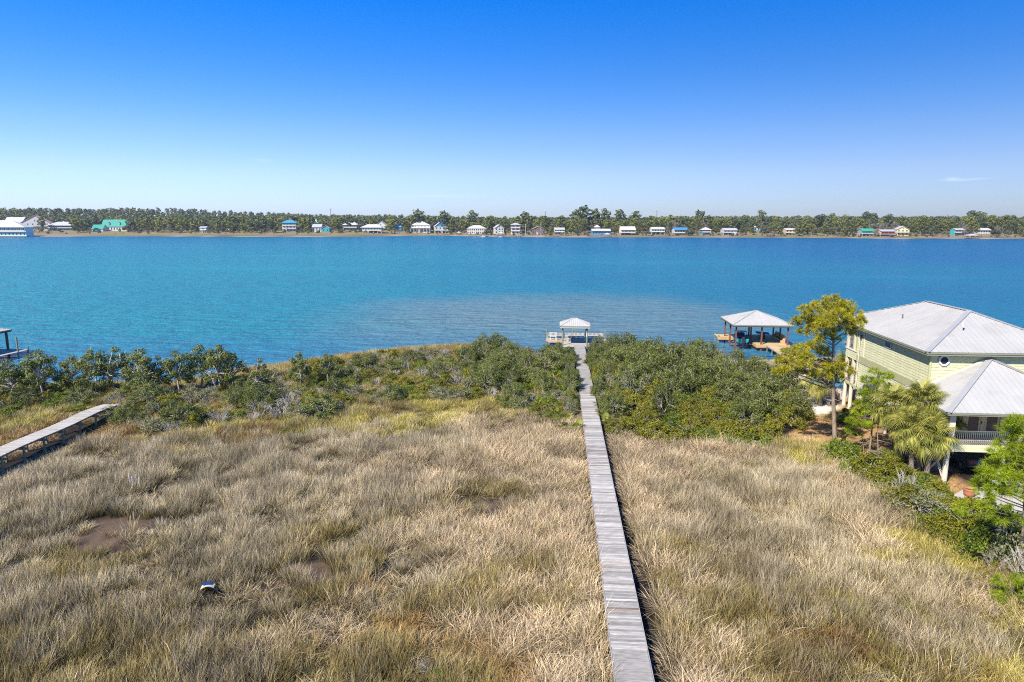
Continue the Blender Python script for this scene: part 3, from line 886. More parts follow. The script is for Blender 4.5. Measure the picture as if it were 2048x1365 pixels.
# front wall faces -y : course local +x along +x ; left wall faces -x : run from far to near (rz = -90 deg)
shingle_wall(upper_wall, (.1, .06, 0), 0, LW - .2, 6.25, EZ - .08, M['shingle'], seed=1)
shingle_wall(upper_wall, (.06, LD, 0), -math.pi / 2, LD - .1, 6.25, EZ - .08, M['shingle'], seed=2)
shingle_wall(lower_wall, (.06, LD, 0), -math.pi / 2, LD - .1, 3.2, 5.6, M['shingle'], seed=4)
# corner boards, trim
for (a, z0, z1) in (((-.03, .11, -.03, .11), 6.25, EZ - .07), ((-.03, .11, -.03, .11), 3.2, 5.6), ((LW - .1, LW + .03, -.03, .1), 3.2, EZ - .07)):
    mb = MB(); mb.box(a[0], a[1], a[2], a[3], z0, z1); mb.build('corner_board', M['olive_trim'], HS)
for ly in (12.0,):
    mb = MB(); mb.box(-.035, .05, ly - .07, ly + .07, 6.25, EZ - .07); mb.build('corner_board', M['cream'], HS)
mb = MB(); mb.box(-.06, LW, -.06, -.022, 5.62, 5.72); mb.build('trim_board', M['olive_trim'], HS)
# second and first floor slabs
mb = MB(); mb.box(0.02, LW - .02, 0.02, 16.0, 2.95, 3.195); mb.build('floor_slab', M['olive_trim'], HS)
# main roof
RX = LW / 2
roof = hip_roof(HS, -.6, LW + .6, -.6, 17.9, EZ + .14, 11.6, ((RX, 5.4), (RX, 12.3)), .42, M['metal_roof'], M['hipcap'], cap=.24)
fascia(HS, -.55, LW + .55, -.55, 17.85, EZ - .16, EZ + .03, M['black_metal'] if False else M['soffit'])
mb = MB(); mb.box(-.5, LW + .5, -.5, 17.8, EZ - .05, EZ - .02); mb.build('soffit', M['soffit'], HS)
# roof vents
for (lx, ly) in ((2.2, 9.8), (3.3, 2.2)):
    zz = EZ + .14 + (lx + .6) * (11.6 - EZ - .14) / (RX + .6)
    mb = MB(); mb.cyl(lx, ly, zz - .05, zz + .3, .06, 8); mb.cyl(lx, ly, zz + .3, zz + .36, .09, 8); mb.build('vent_pipe', M['white'] if lx > 3 else M['grey_metal'], HS)
# octagonal window on the front wall
ow = MB(); c = (1.0, 8.41)
oct_o = [(c[0] + .44 * math.cos(math.pi / 8 + k * math.pi / 4), -.035, c[1] + .44 * math.sin(math.pi / 8 + k * math.pi / 4)) for k in range(8)]
oct_i = [(c[0] + .30 * math.cos(math.pi / 8 + k * math.pi / 4), -.035, c[1] + .30 * math.sin(math.pi / 8 + k * math.pi / 4)) for k in range(8)]
vs = oct_o + oct_i + [(x, y - .045, z) for x, y, z in oct_o] + [(x, y - .045, z) for x, y, z in oct_i]
fs = []
for k in range(8):
    j = (k + 1) % 8
    fs += [(16 + k, 16 + j, 24 + j, 24 + k), (k, j, 16 + j, 16 + k), (8 + k, 24 + k, 24 + j, 8 + j)]
ow.add(vs, fs); w1 = ow.build('octagonal_window', M['white'], HS)
mb = MB(); mb.prism([(x, -.04, z) for x, y, z in oct_i], (0, -.012, 0)); mb.build('pane', M['dark_glass'], w1)
# small window under the left eave
def wall_window(parent, ly, z, w, h, frame=M['white'], glass=M['dark_glass'], name='window', mull=False):
    mb = MB()
    x0, x1 = -.06, .02
    t = .07
    mb.box(x0, x1, ly - w / 2, ly + w / 2, z - h / 2, z - h / 2 + t); mb.box(x0, x1, ly - w / 2, ly + w / 2, z + h / 2 - t, z + h / 2)
    mb.box(x0, x1, ly - w / 2, ly - w / 2 + t, z - h / 2 + t, z + h / 2 - t); mb.box(x0, x1, ly + w / 2 - t, ly + w / 2, z - h / 2 + t, z + h / 2 - t)
    wd = mb.build(name, frame, parent)
    mb = MB(); mb.box(-.025, -.012, ly - w / 2 + t, ly + w / 2 - t, z - h / 2 + t, z + h / 2 - t); mb.build('pane', glass, wd)
    return wd
wall_window(HS, 7.1, 8.38, 1.15, .62)
for (ly, z) in ((12.6, 8.1), (6.1, 5.0)):
    mb = MB(); mb.box(-.16, -.03, ly - .07, ly + .07, z - .14, z + .14); mb.prism([(-.16, ly - .1, z + .142), (-.03, ly - .1, z + .142), (-.03, ly + .1, z + .142), (-.16, ly + .1, z + .142)], (0, 0, .05))
    mb.build('wall_lamp', M['black_metal'], HS)
mb = MB(); mb.tube([(-.55, 12.8, EZ - .2), (-.3, 12.8, EZ - .35), (-.08, 12.8, EZ - .4), (-.08, 12.8, 3.3)], .045, 6); mb.build('downspout', M['cream'], HS)
# rear corner balconies: two levels between columns
mb = MB(); mb.box(.02, LW - .02, LD, 16.05, 5.62, 6.45); mb.build('balcony_floor', M['shingle'], HS)
bal = KIDS[HS.name][-1]
shingle_wall(bal, (.02, 16.05, 0), -math.pi / 2, 2.62, 5.65, 6.4, M['shingle'], h=.19, seed=9)
for ly in (13.55, 14.25, 15.85):
    for (z0, z1) in ((6.45, EZ - .06), (3.2, 5.62)):
        if ly < 14: continue
        mb = MB(); mb.box(-.02, .26, ly - .14, ly + .14, z0, z1); mb.build('column', M['cream'], HS)
mb = MB(); mb.box(-.02, .10, 13.4, 13.75, 6.45, EZ - .06); mb.build('corner_board', M['olive_trim'], HS)
mb = MB(); mb.box(1.9, 2.0, 13.42, 15.9, 6.46, EZ - .08); mb.build('balcony_door_wall', M['dark_glass'], HS)
mb = MB(); mb.box(1.9, 2.0, 13.42, 15.9, 3.2, 5.6); mb.build('balcony_door_wall', M['blinds'], HS)
mb = MB(); mb.box(-.07, .30, 13.4, 16.1, 6.452, 6.53); mb.build('sill', M['cream'], HS)
for (z) in (6.53, 3.2):
    railing(HS, (.12, 14.42), (.12, 15.68), z, 1.0, M['grey_metal'], .12)
    railing(HS, (.12, 13.77), (.12, 14.08), z, 1.0, M['grey_metal'], .12)
# stilts
def stilt(lx, ly, z1=2.95, r=.17, mat=M['cream']):
    mb = MB(); mb.cyl(lx, ly, .2, z1, r * 1.08, 12, r); mb.build('stilt', mat, HS, smooth=False)
for ly in (-1.6, 2.6, 6.6, 10.6, 14.4, 15.85):
    for lx in (.15, 3.6, 7.2, 10.5): stilt(lx, ly)
for lx in (-.85, 2.9, 6.6, 10.2): stilt(lx, -5.2)
stilt(-.85, -2.9, r=.14)
# porch
PX0, PX1, PYF = -.95, 10.6, -5.35
mb = MB(); mb.box(PX0, PX1, PYF, -.03, 2.95, 3.28); mb.build('porch_floor', M['shingle'], HS)
pf = KIDS[HS.name][-1]
for k in range(2):
    for nm, a in (('skirt_board', (PX0 - .045, PX1 + .04, PYF - .045, PYF - .002)), ('skirt_board', (PX0 - .045, PX0 - .002, PYF, -.04))):
        mb = MB(); mb.box(a[0], a[1], a[2], a[3], 2.9 + k * .26, 3.155 + k * .26); mb.build(nm, M['shingle'], pf)
mb = MB(); mb.box(PX0 - .07, PX0 + .06, PYF - .07, PYF + .06, 2.88, 3.43); mb.build('corner_board', M['olive_trim'], pf)
planks_x(HS, PX0 + .06, PX1, PYF + .05, -2.66, 3.283, .14, M['plank_dock'], along='y')
for (lx) in (-.72, 4.2, 9.8):
    mb = MB(); mb.prism([(lx - .20, PYF + .10, 3.33), (lx + .20, PYF + .10, 3.33), (lx + .20, PYF + .5, 3.33), (lx - .20, PYF + .5, 3.33)], (0, 0, 2.30))
    mb.box(lx - .25, lx + .25, PYF + .05, PYF + .55, 3.322, 3.5); mb.build('column', M['cream'], HS)
mb = MB(); mb.box(-.95, 10.6, PYF + .12, PYF + .48, 5.635, 5.80); mb.build('porch_beam', M['olive_trim'], HS)
mb = MB(); mb.box(-.90, -.56, PYF + .50, -.1, 5.635, 5.80); mb.build('porch_beam', M['olive_trim'], HS)
railing(HS, (-.45, PYF + .3), (3.9, PYF + .3), 3.32, 1.0, M['grey_metal'], .13, .025)
railing(HS, (-.72, PYF + .55), (-.72, -2.75), 3.32, 1.0, M['grey_metal'], .13, .025)
# room behind the porch with the french doors
mb = MB(); mb.box(-.3, 10.5, -2.6, -.02, 3.30, 5.9); mb.build('porch_room_wall', M['band'], HS)
dr = empty('french_door', (0, 0, 0)); adopt(dr, HS)
mb = MB()
for a in ((1.35, 1.62), (2.66, 2.92), (4.0, 4.26)):
    mb.box(a[0], a[1], -2.66, -2.602, 3.33, 5.62)
mb.box(1.62, 2.66, -2.66, -2.602, 5.48, 5.62); mb.box(2.92, 4.0, -2.66, -2.602, 5.48, 5.62)
mb.build('door_frame', M['door_cream'], dr)
for x0 in (1.64, 2.94):
    x1 = x0 + 1.0
    mb = MB(); mb.box(x0, x0 + .13, -2.65, -2.604, 3.34, 5.47); mb.box(x1 - .13, x1, -2.65, -2.604, 3.34, 5.47); mb.box(x0 + .13, x1 - .13, -2.65, -2.604, 5.3, 5.47); mb.box(x0 + .13, x1 - .13, -2.65, -2.604, 3.34, 3.62)
    mb.build('door_leaf', M['door_cream'], dr)
    mb = MB(); mb.box(x0 + .13, x1 - .13, -2.63, -2.61, 3.62, 5.3); mb.build('door_glass', M['blinds'], dr)
mb = MB(); mb.box(2.69, 2.73, -2.72, -2.662, 4.2, 4.4); mb.build('door_handle', M['black_metal'], dr)
# porch hip roof: pyramid leaning on the front wall
pe, pz, ax = 5.86, 8.62, 4.27
A = Vector((-1.42, -5.85, pe)); B = Vector((ax * 2 + 1.42, -5.85, pe)); Cw = Vector((ax * 2 + 1.42, -.04, pe)); D = Vector((-1.42, -.04, pe)); AP = Vector((ax, -.10, pz)); AW = Vector((ax, -.04, pz))
slab = MB()
for f_ in ([A, B, AP], [D, A, AP, AW], [B, Cw, AW, AP]):
    slab.prism([p + Vector((0, 0, -.05)) for p in f_], (0, 0, -.09))
D2 = Vector((-1.42, 1.3, pe)); E2 = Vector((-.05, 1.3, pe + (pz - pe) * 1.37 / 5.69)); E1 = Vector((-.05, -.04, pe + (pz - pe) * 1.37 / 5.69))
slab.prism([p + Vector((0, 0, -.05)) for p in (D2, D, E1, E2)], (0, 0, -.09))
pr = slab.build('porch_roof', M['soffit'], HS)
for f_ in ([A, B, AP], [D, A, AP, AW], [B, Cw, AW, AP]): roof_slope(f_, .42, M['metal_roof'], pr)
roof_slope([D2, D, E1, E2], .42, M['metal_roof'], pr)
for a, b_ in ((A, AP), (B, AP)):
    mb = MB(); mb.bar(a + Vector((0, 0, .03)), b_ + Vector((0, 0, .03)), .40, .035); mb.build('roof_cap', M['hipcap'], pr)
mb = MB(); mb.bar(E1 + Vector((.0, -.06, .05)), AW + Vector((0, -.06, .05)), .05, .14); mb.build('flashing', M['cream'], pr)
for a in ((-1.38, 9.9, -5.81, -5.76), (-1.38, -1.33, -5.76, 1.2)):
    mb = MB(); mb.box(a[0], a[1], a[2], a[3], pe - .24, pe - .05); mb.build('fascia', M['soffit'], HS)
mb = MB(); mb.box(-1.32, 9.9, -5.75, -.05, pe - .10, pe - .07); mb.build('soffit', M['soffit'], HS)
# cross bracing left of the front stilt
for (a, b_) in (((-.86, -5.0, 2.7), (-.86, -3.05, .7)), ((-.80, -3.05, 2.7), (-.80, -5.0, .7))):
    mb = MB(); mb.bar(a, b_, .05, .19, up=(1, 0, 0)); mb.build('brace', M['cream'], HS)
# dark block added to stand for the shaded interior under the house
mb = MB(); mb.box(5.0, 9.8, 3.0, 12.6, .3, 2.949); mb.build('dark_interior', M['soffit'], HS)

# terracotta pot by the front stilt
pt = PG(1937, 996); pt = Vector((pt.x, pt.y, .61))
mb = MB()
prof = [(.20, 0), (.30, .12), (.36, .30), (.33, .42), (.38, .47), (.38, .55), (.31, .55), (.29, .44)]
n = 14; vs = []; fs = []
for (r, z) in prof:
    vs += [(r * math.cos(2 * math.pi * k / n), r * math.sin(2 * math.pi * k / n), z) for k in range(n)]
for i in range(len(prof) - 1):
    for k in range(n): fs.append((i * n + k, i * n + (k + 1) % n, (i + 1) * n + (k + 1) % n, (i + 1) * n + k))
fs.append(tuple(range(n - 1, -1, -1))); mb.add(vs, fs)
po = empty('plant_pot', pt); tag(po, 'squat terracotta pot at the foot of the front porch stilt', 'pot')
mb.build('pot', M['terracotta'], po, smooth=True)
mb = MB(); mb.tube([(0, 0, .40), (0, 0, .43)], [.29, .29], 12); mb.build('soil', M['pile_dark'], po)

# car parked in the shade under the porch
cw = hwp(2.6, -1.2)
car = empty('parked_car', (cw[0], cw[1], .62), -HA); tag(car, 'dark car parked in the shade underneath the stilt house', 'car')
M['car_paint'] = pm('car_paint', (0.05, 0.055, 0.065), 0.25, 0.05, 1, spec=0.6)
M['tail_red'] = pm('tail_lamp_red', (0.5, 0.02, 0.02), 0.2, 0.05, 1)
M['rubber'] = pm('rubber', (0.02, 0.02, 0.02), 0.8, 0.1, 4)
body = MB()
prof = [(-2.2, .45), (-2.25, .75), (-2.15, .98), (-1.5, 1.02), (-.95, 1.42), (.6, 1.45), (1.25, 1.0), (2.1, .85), (2.25, .6), (2.2, .42)]
vs = [(-.88, y, z) for y, z in prof] + [(.88, y, z) for y, z in prof]
n = len(prof); body.add(vs, [tuple(range(n))[::-1], tuple(range(n, 2 * n))] + [(i, (i + 1) % n, n + (i + 1) % n, n + i) for i in range(n)])
body.build('body', M['car_paint'], car)
mb = MB(); mb.prism([(-.90, -1.35, 1.06), (-.90, -.9, 1.37), (-.90, .55, 1.39), (-.90, 1.1, 1.04)], (1.8, 0, 0)); mb.build('side_windows', M['dark_glass'], car)
mb = MB(); mb.prism([(-.72, -1.46, 1.06), (.72, -1.46, 1.06), (.66, -1.03, 1.38), (-.66, -1.03, 1.38)], (0, -.03, .02)); mb.build('rear_window', M['dark_glass'], car)
for x in (-.62, .62):
    mb = MB(); mb.box(x - .16, x + .16, -2.28, -2.22, .74, .90); mb.build('tail_light', M['tail_red'], car)
mb = MB(); mb.box(-.26, .26, -2.29, -2.25, .55, .68); mb.build('number_plate', M['white'], car)
for (x, y) in ((-.86, -1.4), (.86, -1.4), (-.86, 1.4), (.86, 1.4)):
    mb = MB(); mb.tube([(x - .11, y, .32), (x + .11, y, .32)], .32, 14); wh = mb.build('wheel', M['rubber'], car)
    mb = MB(); mb.tube([(x - .12, y, .32), (x + .12, y, .32)], .19, 10); mb.build('rim', M['grey_metal'], wh)
# pale metal frame on the pad (seen through the pine)
fw_ = PG(2012, 985)
fr = empty('metal_frame', (fw_.x, fw_.y, .61), -HA); tag(fr, 'low pale metal rectangular frame standing on the concrete behind the pine', 'frame')
for z in (.1, .55):
    for a, b_ in (((-.8, -.3), (.8, -.3)), ((.8, -.3), (.8, .3)), ((.8, .3), (-.8, .3)), ((-.8, .3), (-.8, -.3))):
        mb = MB(); mb.bar((a[0], a[1], z), (b_[0], b_[1], z), .05, .05); mb.build('rail', M['roof_white'], fr)
for (x, y) in ((-.8, -.3), (.8, -.3), (.8, .3), (-.8, .3)):
    mb = MB(); mb.box(x - .03, x + .03, y - .03, y + .03, 0, .6); mb.build('leg', M['roof_white'], fr)

# ------------------------------------------------------------------ pool terrace behind the house
pl = empty('pool_terrace', (*hwp(-1.6, 19.0), 0), -HA)
tag(pl, 'raised beige pool terrace with turquoise water behind the tall pine', 'pool')
M['pool_water'] = pm('pool_water', (0.02, 0.42, 0.46), 0.08, 0.08, 2, 0.3, 3)
mb = MB(); mb.box(0, .25, 0, 12, .2, 1.75); mb.build('terrace_wall', M['stucco'], pl)
mb = MB(); mb.box(.25, 13, 0, .25, .2, 1.25); mb.build('terrace_wall', M['stucco'], pl)
mb = MB(); mb.box(.25, 13, .25, 12, .2, 1.2); mb.build('terrace_floor', M['stucco'], pl)
mb = MB(); mb.box(-.06, .31, -.06, 12.06, 1.752, 1.84); mb.build('coping', M['cream'], pl)
mb = MB(); mb.box(.8, 7.5, 1.4, 6.0, 1.203, 1.26); mb.build('pool_water', M['pool_water'], pl)
for a in ((.55, .8, 1.2, 6.2), (7.5, 7.75, 1.2, 6.2), (.8, 7.5, 1.15, 1.4), (.8, 7.5, 6.0, 6.25)):
    mb = MB(); mb.box(a[0], a[1], a[2], a[3], 1.203, 1.32); mb.build('pool_edge', M['white'], pl)
fence = empty('picket_fence', (*hwp(-1.4, 18.55), .45), -HA); tag(fence, 'white picket fence in front of the turquoise pool', 'fence')
me_p = None
for i in range(30):
    if me_p is None:
        mb = MB(); mb.prism([(-.045, 0, 0), (.045, 0, 0), (.045, 0, 1.05), (0, 0, 1.12), (-.045, 0, 1.05)], (0, .025, 0)); me_p = mb.mesh('picket', M['white'])
    mesh_obj('picket', me_p, fence, (i * .17, 0, 0))
for z in (.25, .85):
    mb = MB(); mb.box(-.05, 5.05, .028, .07, z - .04, z + .04); mb.build('rail', M['white'], fence)
# umbrella-like white awning seen among the palms, and timber edging by the sand
te0 = PG(1596, 765); te1 = PG(1657, 812)
te = empty('timber_edging', (te0.x, te0.y, te0.z)); tag(te, 'low timber edging beam running along the white sand towards the house', 'edging')
d_ = te1 - te0
mb = MB(); mb.bar((0, 0, .28), (d_.x, d_.y, d_.z + .28), .22, .10); mb.build('top_beam', M['plank_dock'], te)
for k in range(6):
    t = k / 5
    mb = MB(); mb.box(d_.x * t - .08, d_.x * t + .08, d_.y * t - .08, d_.y * t + .08, -.5, .225); mb.build('stake', M['beam'], te)

# ------------------------------------------------------------------ small things on the left shore and in the marsh
def beach_chair(px, py, rz, label):
    p = PG(px, py)
    c_ = empty('beach_chair', p, rz); tag(c_, label, 'chair', 'turquoise chairs on the left shore')
    mt = M['turquoise']
    for k in range(5):
        mb = MB(); mb.box(-.30 + k * .125, -.30 + k * .125 + .1, -.02, .02, 0, .75); o = mb.build('back_slat', mt, c_, (0, .28, .30), (-.38, 0, 0))
    for k in range(4):
        mb = MB(); mb.box(-.32, .32, -.34 + k * .155, -.34 + k * .155 + .13, .33 - k * .025, .355 - k * .025); mb.build('seat_slat', mt, c_)
    for s in (-1, 1):
        mb = MB(); mb.box(s * .40 - .07, s * .40 + .07, -.42, .38, .56, .585); mb.build('arm', mt, c_)
        mb = MB(); mb.box(s * .36 - .03, s * .36 + .03, -.38, -.28, 0, .558); mb.build('leg', mt, c_)
        mb = MB(); mb.bar((s * .36, .42, .02), (s * .36, .05, .40), .05, .1); mb.build('leg', mt, c_)
beach_chair(425, 776, 2.7, 'turquoise slatted beach chair on the left shore, the left of two')
beach_chair(441, 771, 3.3, 'turquoise slatted beach chair on the left shore, the right of two')
bp_ = PG(192, 789)
sk = empty('upturned_skiff', bp_, 1.4); tag(sk, 'small white upturned skiff lying in the grass by the left shore', 'boat')
mb = MB(); secs = [(-.75, .32, .22), (-.3, .40, .30), (.3, .36, .28), (.8, .08, .12)]
vs = []; fs = []
for (y, w, h) in secs: vs += [(-w, y, 0.02), (-w * .8, y, h * .8), (0, y, h), (w * .8, y, h * .8), (w, y, 0.02)]
for i in range(3):
    for k in range(4): fs.append((i * 5 + k, i * 5 + k + 1, (i + 1) * 5 + k + 1, (i + 1) * 5 + k))
fs += [(0, 1, 2, 3, 4), (19, 18, 17, 16, 15)]; mb.add(vs, fs); mb.build('hull', M['white'], sk)
mb = MB(); mb.bar((0, -.76, .27), (0, .75, .2), .04, .06); mb.build('keel', M['edge'], sk)
# bent panel dumped in the marsh
dp = PG(417, 1194)
db = empty('dumped_panel', (dp.x, dp.y, dp.z + .5), 0.15); tag(db, 'bent pale panel with dark blue top stuck in the marsh grass', 'debris'); db.scale = (.6, .6, .6)
mb = MB(); pts = [(-.55 + 1.1 * k / 8, .26 * math.sin(math.pi * (k / 8) * .9)) for k in range(9)]
vs = [(x, -.3, z) for x, z in pts] + [(x, .3, z + .05) for x, z in pts]
mb.add(vs, [(i, i + 1, 10 + i, 9 + i) for i in range(8)]); mb.build('shell', M['concrete'], db)
mb = MB(); mb.prism([(-.5, -.1, .30), (.25, -.1, .34), (.3, .3, .40), (-.45, .3, .36)], (0, 0, .03)); mb.build('lining', M['navy'], db)
# white marker stakes
for i, (px, py, h) in enumerate(((261, 981, .75), (266, 983, .6), (272, 981, .7), (277, 983, .55))):
    p = PG(px, py)
    mb = MB(); mb.tube([(0, 0, -.2), (.02, 0, .5), (.05 * (i - 1), .02, .5 + h)], [.03, .028, .02], 6)
    o = mb.build('marker_stake', M['white'], None, p)
    tag(o, ('leftmost', 'second from left', 'third from left', 'rightmost')[i] + ' of four thin white stakes standing in the grey marsh grass', 'stake', 'white stakes in the marsh')
# ------------------------------------------------------------------ vegetation builders
def leaf_cards(rng, cen, L, W, up=0.5, outv=None, outb=0.6):
    """diamond leaves at points cen (n,3)"""
    n = len(cen)
    nm = rng.normal(size=(n, 3)); nm[:, 2] += up
    if outv is not None: nm += outv * outb
    nm /= np.linalg.norm(nm, axis=1)[:, None] + 1e-9
    t = rng.normal(size=(n, 3)); t -= nm * (t * nm).sum(1)[:, None]
    t /= np.linalg.norm(t, axis=1)[:, None] + 1e-9
    b_ = np.cross(nm, t)
    l = (L * rng.uniform(.65, 1.35, n))[:, None] * .5; w = (W * rng.uniform(.65, 1.35, n))[:, None] * .5
    V = np.empty((n, 4, 3)); V[:, 0] = cen - t * l; V[:, 1] = cen + b_ * w; V[:, 2] = cen + t * l; V[:, 3] = cen - b_ * w
    return V.reshape(-1, 3), np.arange(n * 4).reshape(n, 4)
def rep4(a): return np.repeat(a, 4)
def wander(rs, a, b_, n, amp):
    a = Vector(a); b_ = Vector(b_); pts = []
    for i in range(n + 1):
        t = i / n
        p = a.lerp(b_, t)
        if 0 < i < n: p += Vector((rs.uniform(-1, 1), rs.uniform(-1, 1), rs.uniform(-.6, .6))) * amp
        pts.append(p)
    return pts
def bush_meshes(seed, R, H, nclump, nleaf, leaf, leafmat, barkmat, low=.15, flat=.75, bare=0.0, tr=.05, stems=None):
    """dome of leaf clumps on forking grey stems"""
    rng = np.random.RandomState(seed); rs = random.Random(seed)
    cs = []; tries = 0
    while len(cs) < nclump and tries < 4000:
        tries += 1
        d = rng.normal(size=3); d[2] = abs(d[2]) * .9 + low * .5; d /= np.linalg.norm(d)
        f = rng.uniform(.45, 1.0) ** .6
        c = np.array([d[0] * R * f, d[1] * R * f, H * (.10 + .80 * d[2] * f)])
        if all(np.linalg.norm((c - q) / np.array([1, 1, .8])) > R * .20 for q in cs): cs.append(c)
    Vs, Fs, Ts = [], [], []; off = 0
    for c in cs:
        if rng.rand() < bare: continue
        r = R * rng.uniform(.20, .38)
        n = max(12, int(nleaf / nclump * rng.uniform(.6, 1.4)))
        d = rng.normal(size=(n, 3)); d /= np.linalg.norm(d, axis=1)[:, None]
        rad = rng.uniform(.35, 1.0, n) ** .5 * rng.uniform(.75, 1.15, n)
        p = c + d * (rad * r)[:, None] * np.array([1, 1, flat])
        p[:, 2] = np.maximum(p[:, 2], .05)
        V_, F_ = leaf_cards(rng, p, leaf, leaf * .62, .7, d, 1.7)
        Vs.append(V_); Fs.append(F_ + off); off += len(V_)
        Ts.append(rep4(np.clip(rng.normal(.5 + rng.uniform(-.18, .18), .22, n), 0, 1)))
    leaves = np_mesh('foliage', np.concatenate(Vs), np.concatenate(Fs), leafmat, np.concatenate(Ts)) if Vs else None
    mb = MB()
    ns = stems or rs.randint(3, 5)
    bases = [Vector((rs.uniform(-.12, .12) * R, rs.uniform(-.12, .12) * R, -.15)) for _ in range(ns)]
    forks = [Vector((rs.uniform(-.4, .4) * R, rs.uniform(-.4, .4) * R, H * rs.uniform(.25, .42))) for _ in range(ns)]
    for a, f_ in zip(bases, forks):
        mb.tube(wander(rs, a, f_, 3, .06 * R), [tr, tr * .9, tr * .8, tr * .7], 5, False)
    for c in cs:
        k = min(range(ns), key=lambda i: (forks[i] - Vector(c)).length)
        e = Vector(c) + Vector((rs.uniform(-1, 1), rs.uniform(-1, 1), rs.uniform(.2, 1))) * R * .14
        mb.tube(wander(rs, forks[k], e, 3, .07 * R), [tr * .6, tr * .45, tr * .35, tr * .15], 4, False)
        for _ in range(2):
            e2 = Vector(c) + Vector((rs.uniform(-1, 1), rs.uniform(-1, 1), rs.uniform(-.3, 1))) * R * .32
            mb.tube([c, Vector(c).lerp(e2, .5) + Vector((0, 0, .03)), e2], [tr * .35, tr * .25, tr * .1], 3, False)
    return leaves, mb.mesh('stems', barkmat)
def dead_meshes(seed, R, H, barkmat, n0=5, depth=4, tr=.045):
    rs = random.Random(seed); mb = MB()
    def grow(p, d, l, r, k):
        e = p + d * l
        mb.tube(wander(rs, p, e, 3, l * .08), [r, r * .85, r * .75, r * .62], 4 if k < 2 else 3, False)
        if k >= depth: return
        for _ in range(rs.choice((2, 3, 3)) if k else 3):
            nd_ = (d + Vector((rs.uniform(-1, 1), rs.uniform(-1, 1), rs.uniform(-.45, .7))) * .75).normalized()
            grow(p.lerp(e, rs.uniform(.55, 1)), nd_, l * rs.uniform(.6, .82), r * .6, k + 1)
    for i in range(n0):
        a = 2 * math.pi * i / n0 + rs.uniform(-.4, .4)
        d = Vector((math.cos(a) * .7 * R / H, math.sin(a) * .7 * R / H, 1)).normalized()
        grow(Vector((0, 0, -.1)), d, H * .36, tr, 1)
    return mb.mesh('branches', barkmat)
def fan(rng, origin, dirv, size, nseg=11, droop=.25):
    """one fan leaf as narrow folded blades; returns verts, quads"""
    d = Vector(dirv).normalized()
    side = d.cross(Vector((0, 0, 1)))
    side = side.normalized() if side.length > .05 else Vector((1, 0, 0))
    upv = side.cross(d).normalized()
    V_, F_ = [], []
    o = Vector(origin)
    for k in range(nseg):
        a = (k / (nseg - 1) - .5) * 2.6
        r = d * math.cos(a) + side * math.sin(a)
        l = size * (1 - .25 * abs(a) / 1.3) * rng.uniform(.85, 1.1)
        w = size * .05
        s2 = side * math.cos(a) - d * math.sin(a)
        m_ = o + r * l * .55 + upv * .04 * size - Vector((0, 0, droop * .12 * size))
        t_ = o + r * l - Vector((0, 0, droop * size * rng.uniform(.5, 1.2)))
        b0 = len(V_)
        V_ += [o, m_ - s2 * w, t_, m_ + s2 * w]; F_.append((b0, b0 + 1, b0 + 2, b0 + 3))
    return V_, F_
def palmetto_mesh(seed, n=14, size=.75, mat=None):
    rng = np.random.RandomState(seed); V_, F_, T_ = [], [], []
    for i in range(n):
        a = rng.uniform(0, 2 * math.pi); el = rng.uniform(.2, 1.2)
        d = Vector((math.cos(a) * math.cos(el), math.sin(a) * math.cos(el), math.sin(el)))
        L = rng.uniform(.5, 1.0) * size * 1.1
        v, f = fan(rng, d * L + Vector((rng.uniform(-.2, .2), rng.uniform(-.2, .2), .05)), d, size * rng.uniform(.6, .95), 10, .2)
        f = [tuple(q + len(V_) for q in t) for t in f]
        V_ += v; F_ += f; T_ += [rng.uniform(.2, 1.0)] * len(v)
    return np_mesh('fronds', [tuple(v) for v in V_], F_, mat or M['palmetto_leaf'], np.array(T_))
def needle_tufts(rng, cen, dirs, L, W, n):
    """n needles radiating from every point"""
    m_ = len(cen)
    c = np.repeat(cen, n, 0); d = np.repeat(dirs, n, 0)
    v = rng.normal(size=(m_ * n, 3)); v /= np.linalg.norm(v, axis=1)[:, None]
    v = v * .95 + d * .55; v /= np.linalg.norm(v, axis=1)[:, None]
    s = np.cross(v, rng.normal(size=(m_ * n, 3))); s /= np.linalg.norm(s, axis=1)[:, None]
    l = (L * rng.uniform(.7, 1.2, m_ * n))[:, None]
    V_ = np.empty((m_ * n, 3, 3)); V_[:, 0] = c - s * W * .5; V_[:, 1] = c + s * W * .5; V_[:, 2] = c + v * l - np.array([0, 0, .15]) * l
    return V_.reshape(-1, 3), np.arange(m_ * n * 3).reshape(-1, 3)
